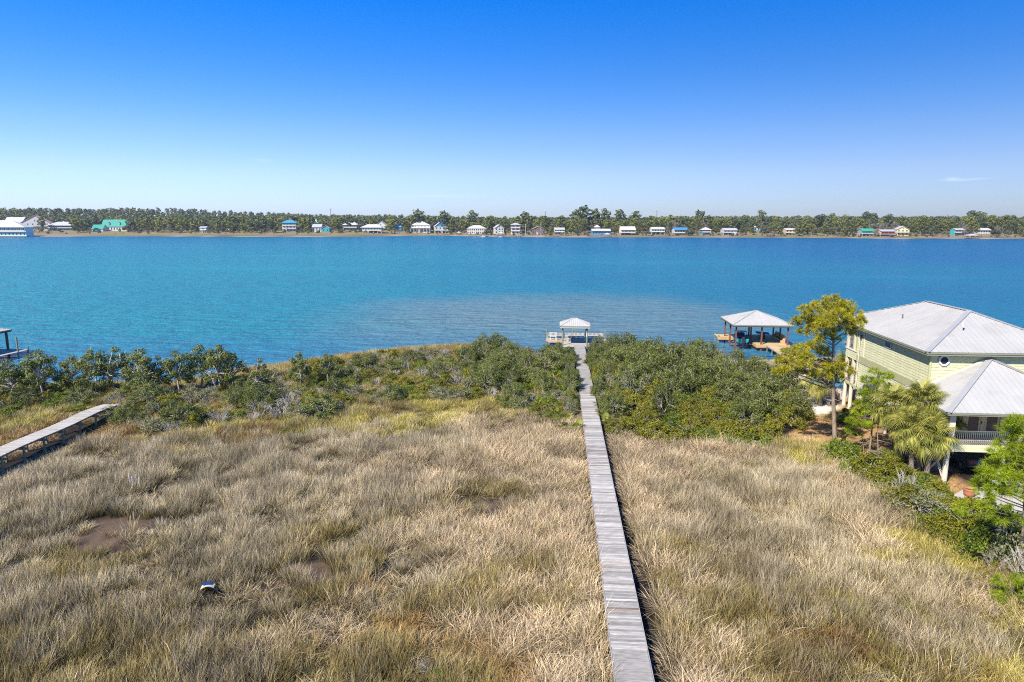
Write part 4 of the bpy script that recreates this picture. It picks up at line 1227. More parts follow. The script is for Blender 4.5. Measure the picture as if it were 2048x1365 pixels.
def pine(name, base, top, clusters, label, leafmat, trunk_r=.17, tuft=(.26, .02, 26), lean=(0, 0), density=1.0, seed=1, dead_limbs=0):
    """clusters: (world point, radius). Limbs run from the trunk to every cluster"""
    rng = np.random.RandomState(seed); rs = random.Random(seed)
    root = empty(name, base); tag(root, label, 'tree')
    b_ = Vector(base); H = top.z - b_.z
    tl = top - b_
    axis = lambda t: Vector((tl.x * t, tl.y * t, H * t)) + Vector((math.sin(t * 5 + seed) * .05 * H * .12, math.cos(t * 4) * .02 * H * .1, 0)) * (1 if 0 < t < 1 else 0)
    mb = MB(); N = 12
    mb.tube([axis(i / N) - (Vector((0, 0, .3)) if i == 0 else Vector())for i in range(N + 1)], [trunk_r * (1.15 if i == 0 else 1) * (1 - .82 * i / N) for i in range(N + 1)], 9)
    mb.build('trunk', M['bark_pine'], root, smooth=True)
    Vs, Fs, Ts = [], [], []; off = 0
    for (p, r) in clusters:
        limb = MB()
        q = p - b_
        t = min(max((q.z - r * .6 - abs(math.hypot(q.x - tl.x * .8, q.y)) * .35) / H, .15), .96)
        a = axis(t)
        rr = trunk_r * (1 - .82 * t) * .5
        mid = a.lerp(q, .5) + Vector((rs.uniform(-.1, .1), rs.uniform(-.1, .1), -.10)) * r
        nt_ = max(6, int(62 * r * r * density))
        d = rng.normal(size=(nt_, 3)); d /= np.linalg.norm(d, axis=1)[:, None]
        pp_ = np.array(q) + d * (r * rng.uniform(.35, 1.0, nt_) ** .6)[:, None] * np.array([1, 1, .6])
        limb.tube([a, mid, q], [rr, rr * .7, rr * .35], 5, False)
        for k in range(0, nt_, 3):
            limb.tube([mid.lerp(q, .75), Vector(pp_[k])], [rr * .22 + .008, .008], 3, False)
        limb.build('limb', M['bark_pine'], root)
        dd = d.copy(); dd[:, 2] = np.abs(dd[:, 2]) * .6 + .5; dd /= np.linalg.norm(dd, axis=1)[:, None]
        V_, F_ = needle_tufts(rng, pp_, dd, tuft[0], tuft[1], tuft[2])
        Vs.append(V_); Fs.append(F_ + off); off += len(V_)
        Ts.append(np.repeat(np.clip(rng.normal(.55 + rng.uniform(-.12, .12), .2, nt_), 0, 1), tuft[2] * 3))
    for k in range(dead_limbs):
        t = rs.uniform(.2, .6); a = rs.uniform(0, 6.28); l = rs.uniform(.5, 1.3)
        limb = MB(); limb.tube([axis(t), axis(t) + Vector((math.cos(a) * l, math.sin(a) * l, -.05 * l))], [.03, .01], 4, False)
        limb.build('dead_limb', M['bark_pine'], root)
    mesh_obj('needles', np_mesh('needles', np.concatenate(Vs), np.concatenate(Fs), leafmat, np.concatenate(Ts)), root)
    return root

# palm frond meshes (stalk + costapalmate fan with drooping tips)
def frond_mesh(seed, droop, mat, size=1.0, stalk=.95, nseg=34):
    rng = np.random.RandomState(seed); V_, F_, T_ = [], [], []
    def quad(a, b_, c, d, t):
        k = len(V_); V_.extend([tuple(a), tuple(b_), tuple(c), tuple(d)]); F_.append((k, k + 1, k + 2, k + 3)); T_.extend([t] * 4)
    arch = lambda s: Vector((s, 0, -droop * s * s * .30))
    for i in range(4):
        a, b_ = arch(stalk * i / 4), arch(stalk * (i + 1) / 4); w = Vector((0, .022, 0))
        quad(a - w, a + w, b_ + w, b_ - w, .8)
    for k in range(nseg):
        f = k / (nseg - 1); a = (f - .5) * 4.2
        base_s = stalk + size * .30 * (1 - abs(f - .5) * 2)
        o = arch(base_s)
        tang = Vector((1, 0, -droop * base_s * .6)).normalized()
        r = (tang * math.cos(a) + Vector((0, 1, 0)) * math.sin(a)).normalized()
        l = size * rng.uniform(.8, 1.05) * (1 - .18 * abs(f - .5) * 2)
        sd = Vector((0, 0, 1)).cross(r)
        sd = sd.normalized() if sd.length > .1 else Vector((0, 1, 0))
        w = sd * .031
        vup = Vector((0, 0, .05 * math.sin(a * 1.0) ** 2))
        m1 = o + r * l * .45 + vup
        m2 = o + r * l * .78 + vup - Vector((0, 0, (.10 + .12 * droop) * l))
        tp = o + r * l * .96 - Vector((0, 0, (.42 + .40 * droop) * l * rng.uniform(.7, 1.2)))
        tt = rng.uniform(.15, .95)
        quad(o, o, m1 + w, m1 - w, tt) if False else quad(o - w * .25, o + w * .25, m1 + w, m1 - w, tt)
        quad(m1 - w, m1 + w, m2 + w * .7, m2 - w * .7, tt)
        quad(m2 - w * .7, m2 + w * .7, tp + w * .08, tp - w * .08, tt)
    return np_mesh('frond', V_, F_, mat, np.array(T_))
FR = [frond_mesh(20 + i, dr, M['palm_frond']) for i, dr in enumerate((.05, .18, .35, .55, .8))]
FRD = [frond_mesh(40 + i, 1.0, M['palm_dead'], .8, .8, 16) for i in range(2)]
def cabbage_palm(base, crown, label, seed, nf=34, scale=1.0, dead=7, group='cabbage palms beside the house'):
    rs = random.Random(seed)
    root = empty('cabbage_palm', base); tag(root, label, 'palm tree', group)
    c = crown - Vector(base)
    mb = MB(); pts = [Vector((c.x * (i / 8) ** 1.3, c.y * (i / 8) ** 1.3, c.z * i / 8 - (.3 if i == 0 else 0))) for i in range(9)]
    mb.tube(pts, [.21, .2, .18, .17, .17, .18, .2, .23, .16], 10); mb.build('trunk', M['palm_trunk'], root, smooth=True)
    for k in range(nf):
        el = 1.35 - 2.0 * (k / nf) ** .85 + rs.uniform(-.12, .12)
        az = k * 2.39996 + rs.uniform(-.2, .2)
        i = min(4, max(0, int(5 * k / nf + rs.uniform(-.4, .4))))
        s = scale * rs.uniform(.85, 1.1)
        mesh_obj('frond', FR[i], root, c + Vector((0, 0, .1)), (rs.uniform(-.25, .25), -el, az), (s, s, s))
    for k in range(dead):
        az = rs.uniform(0, 6.28)
        s = scale * rs.uniform(.8, 1.0)
        mesh_obj('dead_frond', FRD[k % 2], root, c + Vector((0, 0, -.1)), (rs.uniform(-.3, .3), rs.uniform(.95, 1.3), az), (s, s, s))
    return root
# ------------------------------------------------------------------ trees by the house
tp_base = PG(1671, 898)
TY = tp_base.y
cl = []
_rs = random.Random(5)
for (px, py, r) in [(1668, 604, 27), (1692, 612, 22), (1645, 612, 22), (1632, 628, 22), (1708, 628, 20), (1676, 628, 24), (1608, 641, 20), (1594, 638, 12), (1722, 640, 15), (1655, 642, 22), (1692, 646, 20), (1630, 652, 20), (1610, 662, 17), (1715, 652, 15), (1665, 664, 18), (1640, 672, 15), (1700, 664, 13),
                    (1602, 697, 20), (1628, 692, 20), (1580, 706, 20), (1562, 720, 17), (1650, 704, 18), (1612, 716, 20), (1588, 728, 20), (1560, 742, 15), (1638, 726, 20), (1663, 733, 18), (1608, 742, 18), (1684, 728, 13), (1695, 740, 14), (1652, 752, 14), (1676, 752, 14), (1630, 748, 12)]:
    Yc = TY + _rs.uniform(-1.6, 1.6)
    cl.append((PY(px, py, Yc), r * TY / FPX * .92))
    cl.append((PY(px + _rs.uniform(-1, 1) * r, py + _rs.uniform(-.7, .9) * r, Yc + _rs.uniform(-1, 1)), r * TY / FPX * _rs.uniform(.45, .75)))
pine('pine_tree', tp_base, PY(1664, 592, TY), cl, 'tall golden-green pine with bare lower trunk left of the stilt house', M['pine_gold'], .20, (.34, .036, 24), seed=3, dead_limbs=9, density=1.25)
# young pine in front of the balcony
yb = PG(1737, 913); cl = []
for (px, py, r) in [(1750, 744, 12), (1772, 752, 13), (1735, 760, 14), (1762, 768, 14), (1778, 776, 10), (1742, 782, 16), (1728, 790, 13), (1766, 790, 12), (1722, 808, 14), (1748, 806, 14), (1735, 822, 14), (1715, 826, 13), (1756, 824, 10), (1705, 842, 14), (1728, 846, 12), (1742, 850, 11), (1700, 860, 10), (1716, 868, 10)]:
    cl.append((PY(px, py, yb.y + _rs.uniform(-.9, .9)), r * yb.y / FPX))
pine('pine_tree', yb, PY(1757, 735, yb.y), cl, 'young bright green pine against the balcony end of the house', M['pine_green'], .085, (.30, .028, 26), seed=7, dead_limbs=5, density=2.0)
for i, (px, py, ph, lab) in enumerate([(1727, 905, 850, 'thin leafless pine trunk left of the young green pine'), (1757, 922, 838, 'thin bare pine trunk between young pine and palms')]):
    q = PG(px, py); t_ = PY(px - 2, ph, q.y)
    pine('pine_sapling', q, t_, [(PY(px + (-14 if i == 0 else 8), ph + 14, q.y), .45), (PY(px + 4, ph + 2, q.y), .45)], lab, M['pine_green'], .07, (.22, .022, 22), seed=20 + i, dead_limbs=7)
# pine at the right edge in front of the concrete pad
nb = PG(2046, 1150); cl = []
for (px, py, r) in [(2038, 846, 22), (2070, 840, 26), (2020, 862, 22), (2048, 872, 26), (2078, 878, 28), (2008, 886, 20), (2030, 900, 26), (2060, 912, 30), (1995, 908, 16), (2012, 926, 24), (1985, 930, 18), (2040, 940, 26), (2075, 950, 30), (1996, 950, 20), (1972, 944, 15), (2020, 960, 22), (1965, 962, 16), (1985, 972, 18), (2008, 982, 18), (1955, 976, 13), (2044, 985, 24), (2080, 995, 28), (1972, 990, 15),
                    (1978, 1020, 8), (2012, 1015, 9), (2030, 1032, 10), (1962, 1008, 9), (2000, 1040, 9), (2060, 1040, 20), (2085, 1070, 22)]:
    cl.append((PY(px, py, nb.y + _rs.uniform(-1.3, 1.3)), r * nb.y / FPX * 1.05))
pine('pine_tree', nb, PY(2050, 830, nb.y), cl, 'bright green long-needled pine at the right edge before the concrete pad', M['pine_green'], .11, (.36, .022, 44), seed=11, density=1.15, dead_limbs=3)
for i, (px, py, sc_, lab) in enumerate([(1965, 1082, 1.0, 'low bushy pine seedling at the edge of the concrete pad'), (2010, 1112, 1.1, 'low bushy pine seedling below the big right-hand pine'), (2042, 1220, .9, 'small pine seedling at the right edge above the marsh'), (1928, 1052, .8, 'small pine seedling left of the concrete pad')]):
    q = PG(px, py); cl = []
    for k in range(11):
        a = k * 2.4; rr = .25 + .9 * _rs.random() * sc_
        cl.append((q + Vector((math.cos(a) * rr, math.sin(a) * rr, .5 + 1.3 * _rs.random() * sc_)), .42 * sc_))
    pine('pine_seedling', q, q + Vector((0, 0, 2.0 * sc_)), cl, lab, M['pine_green'], .05, (.26, .018, 30), seed=30 + i, density=2.2)
# cabbage palms
for i, (bx, by, cx, cy, nf, lab) in enumerate([
        (1805, 930, 1787, 815, 36, 'leftmost of the cabbage palms clustered beside the house'),
        (1835, 945, 1843, 806, 36, 'cabbage palm with the highest crown in the cluster by the house'),
        (1868, 940, 1884, 838, 36, 'rightmost cabbage palm, under the porch roof corner'),
        (1822, 955, 1822, 858, 34, 'shortest cabbage palm at the front of the cluster, with dead skirt'),
        (1852, 962, 1862, 872, 30, 'cabbage palm front right of the cluster, drooping towards the porch')]):
    b_ = PG(bx, by); c_ = PY(cx, cy, b_.y)
    cabbage_palm(b_, c_, lab, 60 + i, nf + 6, .88, 12)
for i, (bx, by, cx, cy, lab, s) in enumerate([(1640, 812, 1640, 762, 'cabbage palm half hidden behind the tall pine', .9), (1716, 790, 1722, 700, 'cabbage palm behind the balcony corner of the house', .95), (1700, 800, 1690, 735, 'cabbage palm just right of the tall pine trunk, before the pool', .9)]):
    b_ = PG(bx, by); cabbage_palm(b_, PY(cx, cy, b_.y), lab, 80 + i, 30, s, 4)

# ------------------------------------------------------------------ shrub prototypes
PROTO = {}
def proto(kind, k, leaves, stems):
    PROTO.setdefault(kind, []).append((leaves, stems))
for k in range(5):
    proto('oak', k, *bush_meshes(100 + k, 1.9, 3.4, 36, 6400, .135, M['oak_leaf'], M['bark_grey'], tr=.06))
for k in range(4):
    proto('myrtle', k, *bush_meshes(120 + k, 1.5, 2.0, 30, 4200, .14, M['myrtle_leaf'], M['bark_grey'], tr=.04))
for k in range(3):
    proto('silver', k, *bush_meshes(140 + k, 1.5, 2.1, 26, 2300, .14, M['olive_leaf'], M['bark_dead'], bare=.25, tr=.045))
for k in range(3):
    proto('green', k, *bush_meshes(160 + k, 1.3, 1.5, 26, 3600, .13, M['green_leaf'], M['bark_grey'], tr=.035))
for k in range(4):
    PROTO.setdefault('dead', []).append((None, dead_meshes(180 + k, 1.6, 2.2, M['bark_dead'])))
for k in range(4):
    PROTO.setdefault('palmetto', []).append((palmetto_mesh(200 + k), None))
for k in range(4):   # open-crowned shore oaks on a visible trunk
    proto('tree', k, *bush_meshes(220 + k, 2.2, 5.0, 24, 3600, .19, M['oak_leaf'], M['bark_grey'], low=.9, flat=.6, tr=.12, stems=2))
CAT = {'oak': ('scrub_oak', 'shrub'), 'myrtle': ('wax_myrtle', 'shrub'), 'silver': ('grey_shrub', 'shrub'), 'green': ('green_shrub', 'shrub'), 'dead': ('dead_shrub', 'shrub'), 'palmetto': ('saw_palmetto', 'shrub'), 'tree': ('shore_oak', 'tree')}
LOOK = {'oak': 'grey-green scrub oak', 'myrtle': 'golden-green wax myrtle', 'silver': 'half-bare silvery shrub', 'green': 'fresh green shrub', 'dead': 'leafless dead shrub', 'palmetto': 'low bright saw palmetto', 'tree': 'open-crowned shore oak'}
PLANTS = []    # (kind, x, y, scale, zscale, area)
def plant(kind, x, y, s, sz, area): PLANTS.append((kind, x, y, s, sz, area))
TH_R = gpoly([(1188, 722), (1196, 770), (1208, 830), (1225, 862), (1300, 884), (1420, 890), (1555, 890), (1588, 860), (1585, 800), (1560, 770), (1500, 745), (1420, 728), (1300, 730)])
TH_L = gpoly([(1140, 842), (1140, 718), (1090, 714), (1000, 710), (880, 708), (760, 718), (640, 736), (540, 746), (420, 770), (330, 784), (215, 800), (222, 850), (330, 872), (420, 858), (520, 850), (640, 838), (720, 812), (800, 806), (1000, 806), (1060, 838)])
TH_FL = gpoly([(-120, 850), (-120, 782), (60, 782), (190, 786), (200, 806), (100, 826), (0, 842)])
TH_RF = gpoly([(1672, 922), (1740, 940), (1800, 960), (1880, 985), (1905, 1015), (1955, 1062), (2048, 1105), (2110, 1140), (2110, 1215), (2048, 1195), (1960, 1135), (1890, 1085), (1800, 1010), (1720, 965)])
rng = np.random.RandomState(77)
def scatter(poly, spacing, tries=6000):
    xs_ = [p[0] for p in poly]; ys_ = [p[1] for p in poly]
    pts = []
    for _ in range(tries):
        x = rng.uniform(min(xs_), max(xs_)); y = rng.uniform(min(ys_), max(ys_))
        if not in_poly(np.array([x]), np.array([y]), poly)[0]: continue
        if all((x - a) ** 2 + (y - b_) ** 2 > spacing ** 2 for a, b_ in pts): pts.append((x, y))
    return pts
for (x, y) in scatter(TH_R, 1.75, 9000):
    if abs(bw_dist(x, y)) < 1.9: continue
    back = (y - 60) / 30
    if back > .28: k = rng.choice(['oak', 'oak', 'oak', 'oak', 'silver', 'myrtle'])
    else: k = rng.choice(['myrtle', 'myrtle', 'myrtle', 'oak', 'green'])
    if x > 26 and back > .5: k = rng.choice(['silver', 'oak', 'silver', 'dead'])
    s = rng.uniform(.65, 1.25)
    sz = 1.0 * rng.uniform(.75, 1.2) * (1.3 if 11 < x < 24 and back > .25 else .92)
    if abs(bw_dist(x, y)) < 3.4: s *= .7; sz *= .75
    plant(k, x, y, s, sz, 'R')
for (x, y) in scatter(TH_L, 1.75, 12000):
    d_ = abs(bw_dist(x, y))
    if d_ < 1.75: continue
    near = x > -6
    v = VN3(np.array([x]), np.array([y]), 9.0)[0]
    if near: k = rng.choice(['oak', 'oak', 'oak', 'myrtle', 'silver', 'green', 'dead'])
    else: k = rng.choice(['oak', 'silver', 'silver', 'dead', 'dead', 'myrtle', 'green', 'myrtle'])
    s = rng.uniform(.55, 1.15) * (1.0 if near else .95)
    sz = rng.uniform(.6, 1.1) * (1.0 if near else .8)
    if y > shore_near(x) - 8 and not near: sz *= .92
    if x < -28 and y > 72:
        if rng.rand() < .5: continue
        sz *= .5; s *= .8
    if d_ < 3.2: s *= .75
    plant(k, x, y, s, sz, 'L')
for (x, y) in scatter(TH_FL, 2.2):
    k = rng.choice(['myrtle', 'green', 'silver', 'oak', 'green'])
    plant(k, x, y, rng.uniform(.7, 1.0), rng.uniform(.55, .8), 'FL')
for (x, y) in scatter(TH_RF, 1.1, 9000):
    k = rng.choice(['myrtle', 'green', 'green', 'myrtle', 'silver', 'dead'] if y < 44 else ['green', 'myrtle', 'green', 'myrtle'])
    sz = rng.uniform(.8, 1.4) * (.62 if x > 26.5 and y > 38.5 else 1)
    if x > 29.3 and y > 43.0: continue
    plant(k, x, y, rng.uniform(.75, 1.15) * (.8 if sz < .7 else 1), sz, 'RF')
# bushes crowding both sides of the boardwalk where it passes through the thicket
for side in (-1, 1):
    yy = 66.5
    while yy < 92:
        t_ = (yy - bw_p0.y) / math.cos(BW_ANG)
        off_ = side * rng.uniform(1.35, 1.9)
        bx_ = bw_p0.x + math.sin(BW_ANG) * t_ + math.cos(BW_ANG) * off_; by_ = bw_p0.y + math.cos(BW_ANG) * t_ - math.sin(BW_ANG) * off_
        plant(rng.choice(['oak', 'green', 'myrtle', 'oak', 'silver']), bx_, by_, rng.uniform(.42, .62), rng.uniform(.5, .8), 'R' if side > 0 else 'L')
        yy += rng.uniform(.9, 1.5)
# saw palmettos along the marsh edge of the left thicket
for (px, py) in [(1052, 824), (1068, 834), (1086, 842), (1104, 850), (1120, 852), (1136, 846), (1040, 816), (1128, 862), (1100, 838), (790, 806), (804, 808), (818, 806), (775, 802), (842, 806), (640, 818), (655, 826), (700, 815), (1148, 868), (1206, 838), (1202, 815), (155, 826), (180, 812), (205, 800), (1212, 852)]:
    p = PG(px, py); plant('palmetto', p.x, p.y, rng.uniform(.9, 1.3), rng.uniform(.9, 1.2), 'PE')
# shore oaks standing free at the left
for (px, py, s, sz) in [(20, 800, .9, .8), (62, 792, .85, .85), (88, 800, .9, 1.0), (150, 782, .7, .75), (196, 786, .9, .92), (232, 782, 1.0, .92), (288, 790, 1.0, .95), (318, 784, .7, .75), (358, 788, .8, .9), (404, 780, .9, .95), (438, 786, .9, 1.0), (470, 780, .8, .8), (520, 790, .6, .75), (600, 780, .6, .8), (655, 772, .5, .7)]:
    p = PG(px, py); plant('tree', p.x, p.y, s, sz * 1.15, 'S')
# explicit conspicuous dead bushes
for (px, py, s, sz) in [(520, 838, 1.3, 1.25), (585, 826, 1.4, 1.1), (440, 850, 1.2, .9), (965, 722, .8, 1.3), (1425, 742, .8, 1.9), (1455, 756, .8, 1.8), (1440, 748, .7, 2.0), (560, 838, 1.2, 1.0), (365, 868, 1.1, .8), (985, 800, 1.1, .9), (1600, 842, 1.0, .8), (848, 1352, .42, .42)]:
    p = PG(px, py); plant('dead', p.x, p.y, s, sz, 'D')
for (px, py, k, s) in [(878, 1362, 'green', .35), (905, 1364, 'green', .3), (1590, 836, 'oak', .8), (1598, 812, 'oak', .7), (1700, 830, 'green', .6), (1660, 842, 'palmetto', 1.0), (1690, 848, 'green', .6), (1712, 900, 'green', .5), (1690, 880, 'palmetto', .9), (1770, 918, 'green', .6), (1788, 925, 'green', .7)]:
    p = PG(px, py); plant(k, p.x, p.y, s, s, 'Y')
ORD = ['first', 'second', 'third', 'fourth', 'fifth', 'sixth', 'seventh', 'eighth', 'ninth', 'tenth', 'eleventh', 'twelfth', 'thirteenth', 'fourteenth', 'fifteenth', 'sixteenth', 'seventeenth', 'eighteenth', 'nineteenth', 'twentieth', 'twenty-first', 'twenty-second', 'twenty-third', 'twenty-fourth', 'twenty-fifth', 'twenty-sixth', 'twenty-seventh', 'twenty-eighth', 'twenty-ninth', 'thirtieth', 'thirty-first', 'thirty-second', 'thirty-third', 'thirty-fourth', 'thirty-fifth', 'thirty-sixth', 'thirty-seventh', 'thirty-eighth', 'thirty-ninth', 'fortieth']
AREA = {'R': ('right thicket', 'the boardwalk', 'marsh', 'shrubs of the thicket right of the boardwalk'),
        'L': ('left thicket', 'the boardwalk', 'marsh', 'shrubs of the thicket left of the boardwalk'),
        'FL': ('scrub behind the pale boardwalk', 'the left edge', 'walkway', 'low shrubs behind the left boardwalk'),
        'RF': ('belt before the stilt house', 'its left end', 'marsh', 'shrubs between marsh and stilt house'),
        'PE': ('marsh edge', 'left', 'marsh', 'saw palmettos along the marsh edge'),
        'S': ('left shore', 'left edge', 'water', 'shore oaks on the left'),
        'D': ('', 'left', '', 'conspicuous dead shrubs'), 'Y': ('yard', 'left', '', 'small shrubs by the yard and in front')}
def edge_key(a, x, y):
    return -x if a == 'L' else x
for area in AREA:
    its = [p for p in PLANTS if p[5] == area]
    # rows counted away from the marsh, then place counted from the named landmark
    band = {'R': 4.0, 'L': 4.0, 'FL': 5.0, 'RF': 4.0}.get(area, 999)
    rows = {}
    ys_ = [p[2] for p in its]
    y0_ = min(ys_) if ys_ else 0
    for p in its: rows.setdefault(int((p[2] - y0_) / band), []).append(p)
    for ri, row in sorted(rows.items()):
        row.sort(key=lambda p: edge_key(area, p[1], p[2]))
        for ci, (kind, x, y, s, sz, a) in enumerate(row):
            nm, cat = CAT[kind]
            where, frm, edge, grp = AREA[area]
            if area in ('R', 'L', 'FL', 'RF'):
                lab = f"{LOOK[kind]} in {where}, {ORD[ri % 40]} row, {ORD[ci % 40]} from {frm}"
            elif area == 'D': lab = f"{LOOK[kind]}, {ORD[ci]} from left of the bare ones"
            elif area == 'S': lab = f"{LOOK[kind]} on the left shore, {ORD[ci]} from the left edge"
            elif area == 'PE': lab = f"{LOOK[kind]} along the marsh edge, {ORD[ci]} from the left"
            else: lab = f"{LOOK[kind]}, {ORD[ci]} from left among the small outlying shrubs"
            z = gz(x, y)
            root = empty(nm, (x, y, z), rng.uniform(0, 6.28)); tag(root, lab, cat, grp)
            root.scale = (s, s, sz)
            lv, st = PROTO[kind][rng.randint(len(PROTO[kind]))]
            if lv is not None: mesh_obj('foliage', lv, root)
            if st is not None: mesh_obj('branches', st, root)
# ------------------------------------------------------------------ the far shore: houses
def cm(name, col, rough=.7, var=.06):
    if name not in M: M[name] = pm(name, col, rough, var, .6)
    return M[name]
FC = {'white': (0.48, 0.47, 0.445), 'cream': (0.72, 0.62, 0.40), 'greyblue': (0.22, 0.30, 0.38), 'blue': (0.04, 0.22, 0.42), 'bright_blue': (0.03, 0.28, 0.50), 'teal': (0.01, 0.26, 0.33),
      'teal_roof': (0.02, 0.25, 0.185), 'salmon': (0.48, 0.27, 0.20), 'grey': (0.36, 0.37, 0.38), 'light_grey': (0.40, 0.40, 0.40), 'brown': (0.13, 0.075, 0.05), 'tan': (0.55, 0.38, 0.22), 'yellow': (0.76, 0.60, 0.28),
      'turquoise': (0.04, 0.38, 0.40), 'green_roof': (0.02, 0.30, 0.16), 'pale_green': (0.50, 0.56, 0.46), 'coral': (0.60, 0.22, 0.14), 'red': (0.35, 0.06, 0.04), 'light_blue': (0.25, 0.55, 0.72), 'paleteal': (0.45, 0.66, 0.66), 'beige': (0.60, 0.52, 0.42)}
def fm(n): return cm('far_' + n, FC[n])
FAR_HOUSES = []
def far_house(x0, x1, ytop, yeave, ybase, label, short, wall, roof, kind='hip', stilts=0.0, floors=1, cols=4, stair=None, balc=None, depth=None, side=None, chimney=False, dormers=0, rz=0.0, porch=False, ridge=.4, Yadd=0.0, gablecol=None, over=.06):
    """front faces the camera; sizes read in photo pixels are turned into metres at the house's own distance"""
    g = PF((x0 + x1) / 2, ybase)
    Y = min(g.y, shore_far(g.x) + 118) + Yadd
    k = Y / FPX / math.cos(PITCH) * 1.0
    w = (x1 - x0) * k
    cx = (((x0 + x1) / 2) - 1024) / FPX * Y / COSP * .985
    pa = PY((x0 + x1) / 2, ybase, Y); pe_ = PY((x0 + x1) / 2, yeave, Y); pt_ = PY((x0 + x1) / 2, ytop, Y)
    w = PY(x1, ybase, Y).x - PY(x0, ybase, Y).x
    z0 = min(pa.z, gz(pa.x, Y)) if Yadd == 0 else pa.z
    H = empty('lake_house', (pa.x, Y, pa.z), rz); tag(H, label, 'house', 'houses along the far shore')
    he = pe_.z - pa.z; ht = pt_.z - pa.z
    d = depth or min(w * .8, 14.0)
    hs = he * stilts
    wm = fm(wall); rm = fm(roof); sm = fm(side) if side else wm
    hw = w / 2
    if stilts > 0:
        nx_ = max(3, int(w / 4.5))
        for i in range(nx_ + 1):
            for y in (0.2, d * .5, d - .2):
                x = -hw + .25 + (w - .5) * i / nx_
                mb = MB(); mb.box(x - .22, x + .22, y - .2, y + .2, -2.5, hs); mb.build('stilt', fm('white') if wall != 'brown' else fm('brown'), H)
        mb = MB(); mb.box(-hw * .55, hw * .45, d * .55, d - .4, -2.0, hs - .01); mb.build('store_room', fm('greyblue'), H)
        mb = MB(); mb.box(-hw, hw, -1.2, d, hs, hs + .35); mb.build('floor_slab', fm('white'), H)
        hs += .353
    mb = MB(); mb.box(-hw, hw, .02, d, hs if stilts > 0 else -2.5, he - .02); mb.build('wall', wm, H)
    if side:
        mb = MB(); mb.box(hw + .002, hw + .06, .05, d, hs if stilts > 0 else -2.5, he - .05); mb.build('side_wall', sm, H)
    fh = (he - hs) / floors
    for f_ in range(floors):
        zb = hs + fh * f_
        n = cols
        for i in range(n):
            x = -hw + w * (i + .5) / n
            ww = min(1.5, w / n * .58); wh = fh * .5
            mb = MB()
            t = .14; a0, a1, c0, c1 = x - ww / 2, x + ww / 2, zb + fh * .28, zb + fh * .28 + wh
            mb.box(a0 - t, a1 + t, -.06, .018, c0 - t, c0); mb.box(a0 - t, a1 + t, -.06, .018, c1, c1 + t); mb.box(a0 - t, a0, -.06, .018, c0, c1); mb.box(a1, a1 + t, -.06, .018, c0, c1)
            wd = mb.build('window', fm('white'), H)
            mb = MB(); mb.box(a0, a1, -.03, .015, c0, c1); mb.build('pane', M['dark_glass'], wd)
        if balc and (f_ in balc):
            mb = MB(); mb.box(-hw - .1, hw + .1, -2.6, -.07, zb - .15, zb + .1); mb.build('balcony', fm('white'), H)
            mb = MB(); mb.box(-hw - .1, hw + .1, -2.6, -2.5, zb + .102, zb + fh * .36); mb.build('balustrade', fm('white') if wall != 'tan' else fm('red'), H)
            npst = max(2, cols)
            for i in range(npst + 1):
                x = -hw + w * i / npst
                mb = MB(); mb.box(x - .14, x + .14, -2.48, -2.2, (zb + .103), zb + fh - .17); mb.build('porch_post', fm('white'), H)
    o_ = w * over + .5
    mb = MB()
    if kind == 'hip':
        y0, y1 = -o_ - (2.2 if balc else 0), d + o_
        A = [(-hw - o_, y0, he), (hw + o_, y0, he), (hw + o_, y1, he), (-hw - o_, y1, he)]
        r1 = (-hw * ridge, (y0 + y1) / 2, ht); r2 = (hw * ridge, (y0 + y1) / 2, ht)
        vs = A + [r1, r2]
        mb.add(vs, [(0, 1, 5, 4), (1, 2, 5), (2, 3, 4, 5), (3, 0, 4), (3, 2, 1, 0)])
        mb.build('roof', rm, H)
    elif kind == 'side':      # ridge parallel to the shore, slope towards the camera
        y0, y1 = -o_ - (2.2 if balc else 0), d + o_
        vs = [(-hw - .5, y0, he), (hw + .5, y0, he), (hw + .5, y1, he), (-hw - .5, y1, he), (-hw - .5, (y0 + y1) / 2, ht), (hw + .5, (y0 + y1) / 2, ht)]
        vs += [(x, y, z + .25) for x, y, z in vs]
        mb.add(vs, [(6, 7, 11, 10), (8, 9, 10, 11), (0, 4, 5, 1), (2, 5, 4, 3), (0, 1, 7, 6), (2, 3, 9, 8), (1, 5, 11, 7), (5, 2, 8, 11), (4, 0, 6, 10), (3, 4, 10, 9)])
        mb.build('roof', rm, H)
        mb = MB(); mb.prism([(-hw, .1, he - .02), (-hw, d, he - .02), (-hw, d / 2, ht - .3)], (w, 0, 0)); mb.build('gable', wm, H)
    elif kind == 'front':     # gable towards the camera
        vs = [(-hw - .6, -.9, he - .2), (0, -.9, ht), (hw + .6, -.9, he - .2)]
        vs2 = [(x, d + .6, z) for x, y, z in vs]
        allv = vs + vs2 + [(x, y, z + .28) for x, y, z in vs + vs2]
        mb.add(allv, [(6, 7, 10, 9), (7, 8, 11, 10), (0, 3, 4, 1), (1, 4, 5, 2), (0, 1, 7, 6), (1, 2, 8, 7), (3, 9, 10, 4), (4, 10, 11, 5), (0, 6, 9, 3), (2, 5, 11, 8)])
        mb.build('roof', rm, H)
        gc_ = fm(gablecol) if gablecol else wm
        mb = MB(); mb.prism([(-hw, .03, he - .02), (hw, .03, he - .02), (0, .03, ht - .15)], (0, d - .05, 0)); mb.build('gable', gc_, H)
        mb = MB(); mb.box(-.7, .7, -.05, .025, he + (ht - he) * .12, he + (ht - he) * .5); wd = mb.build('window', fm('white'), H)
        mb = MB(); mb.box(-.5, .5, -.08, -.055, he + (ht - he) * .17, he + (ht - he) * .45); mb.build('pane', M['dark_glass'], wd)
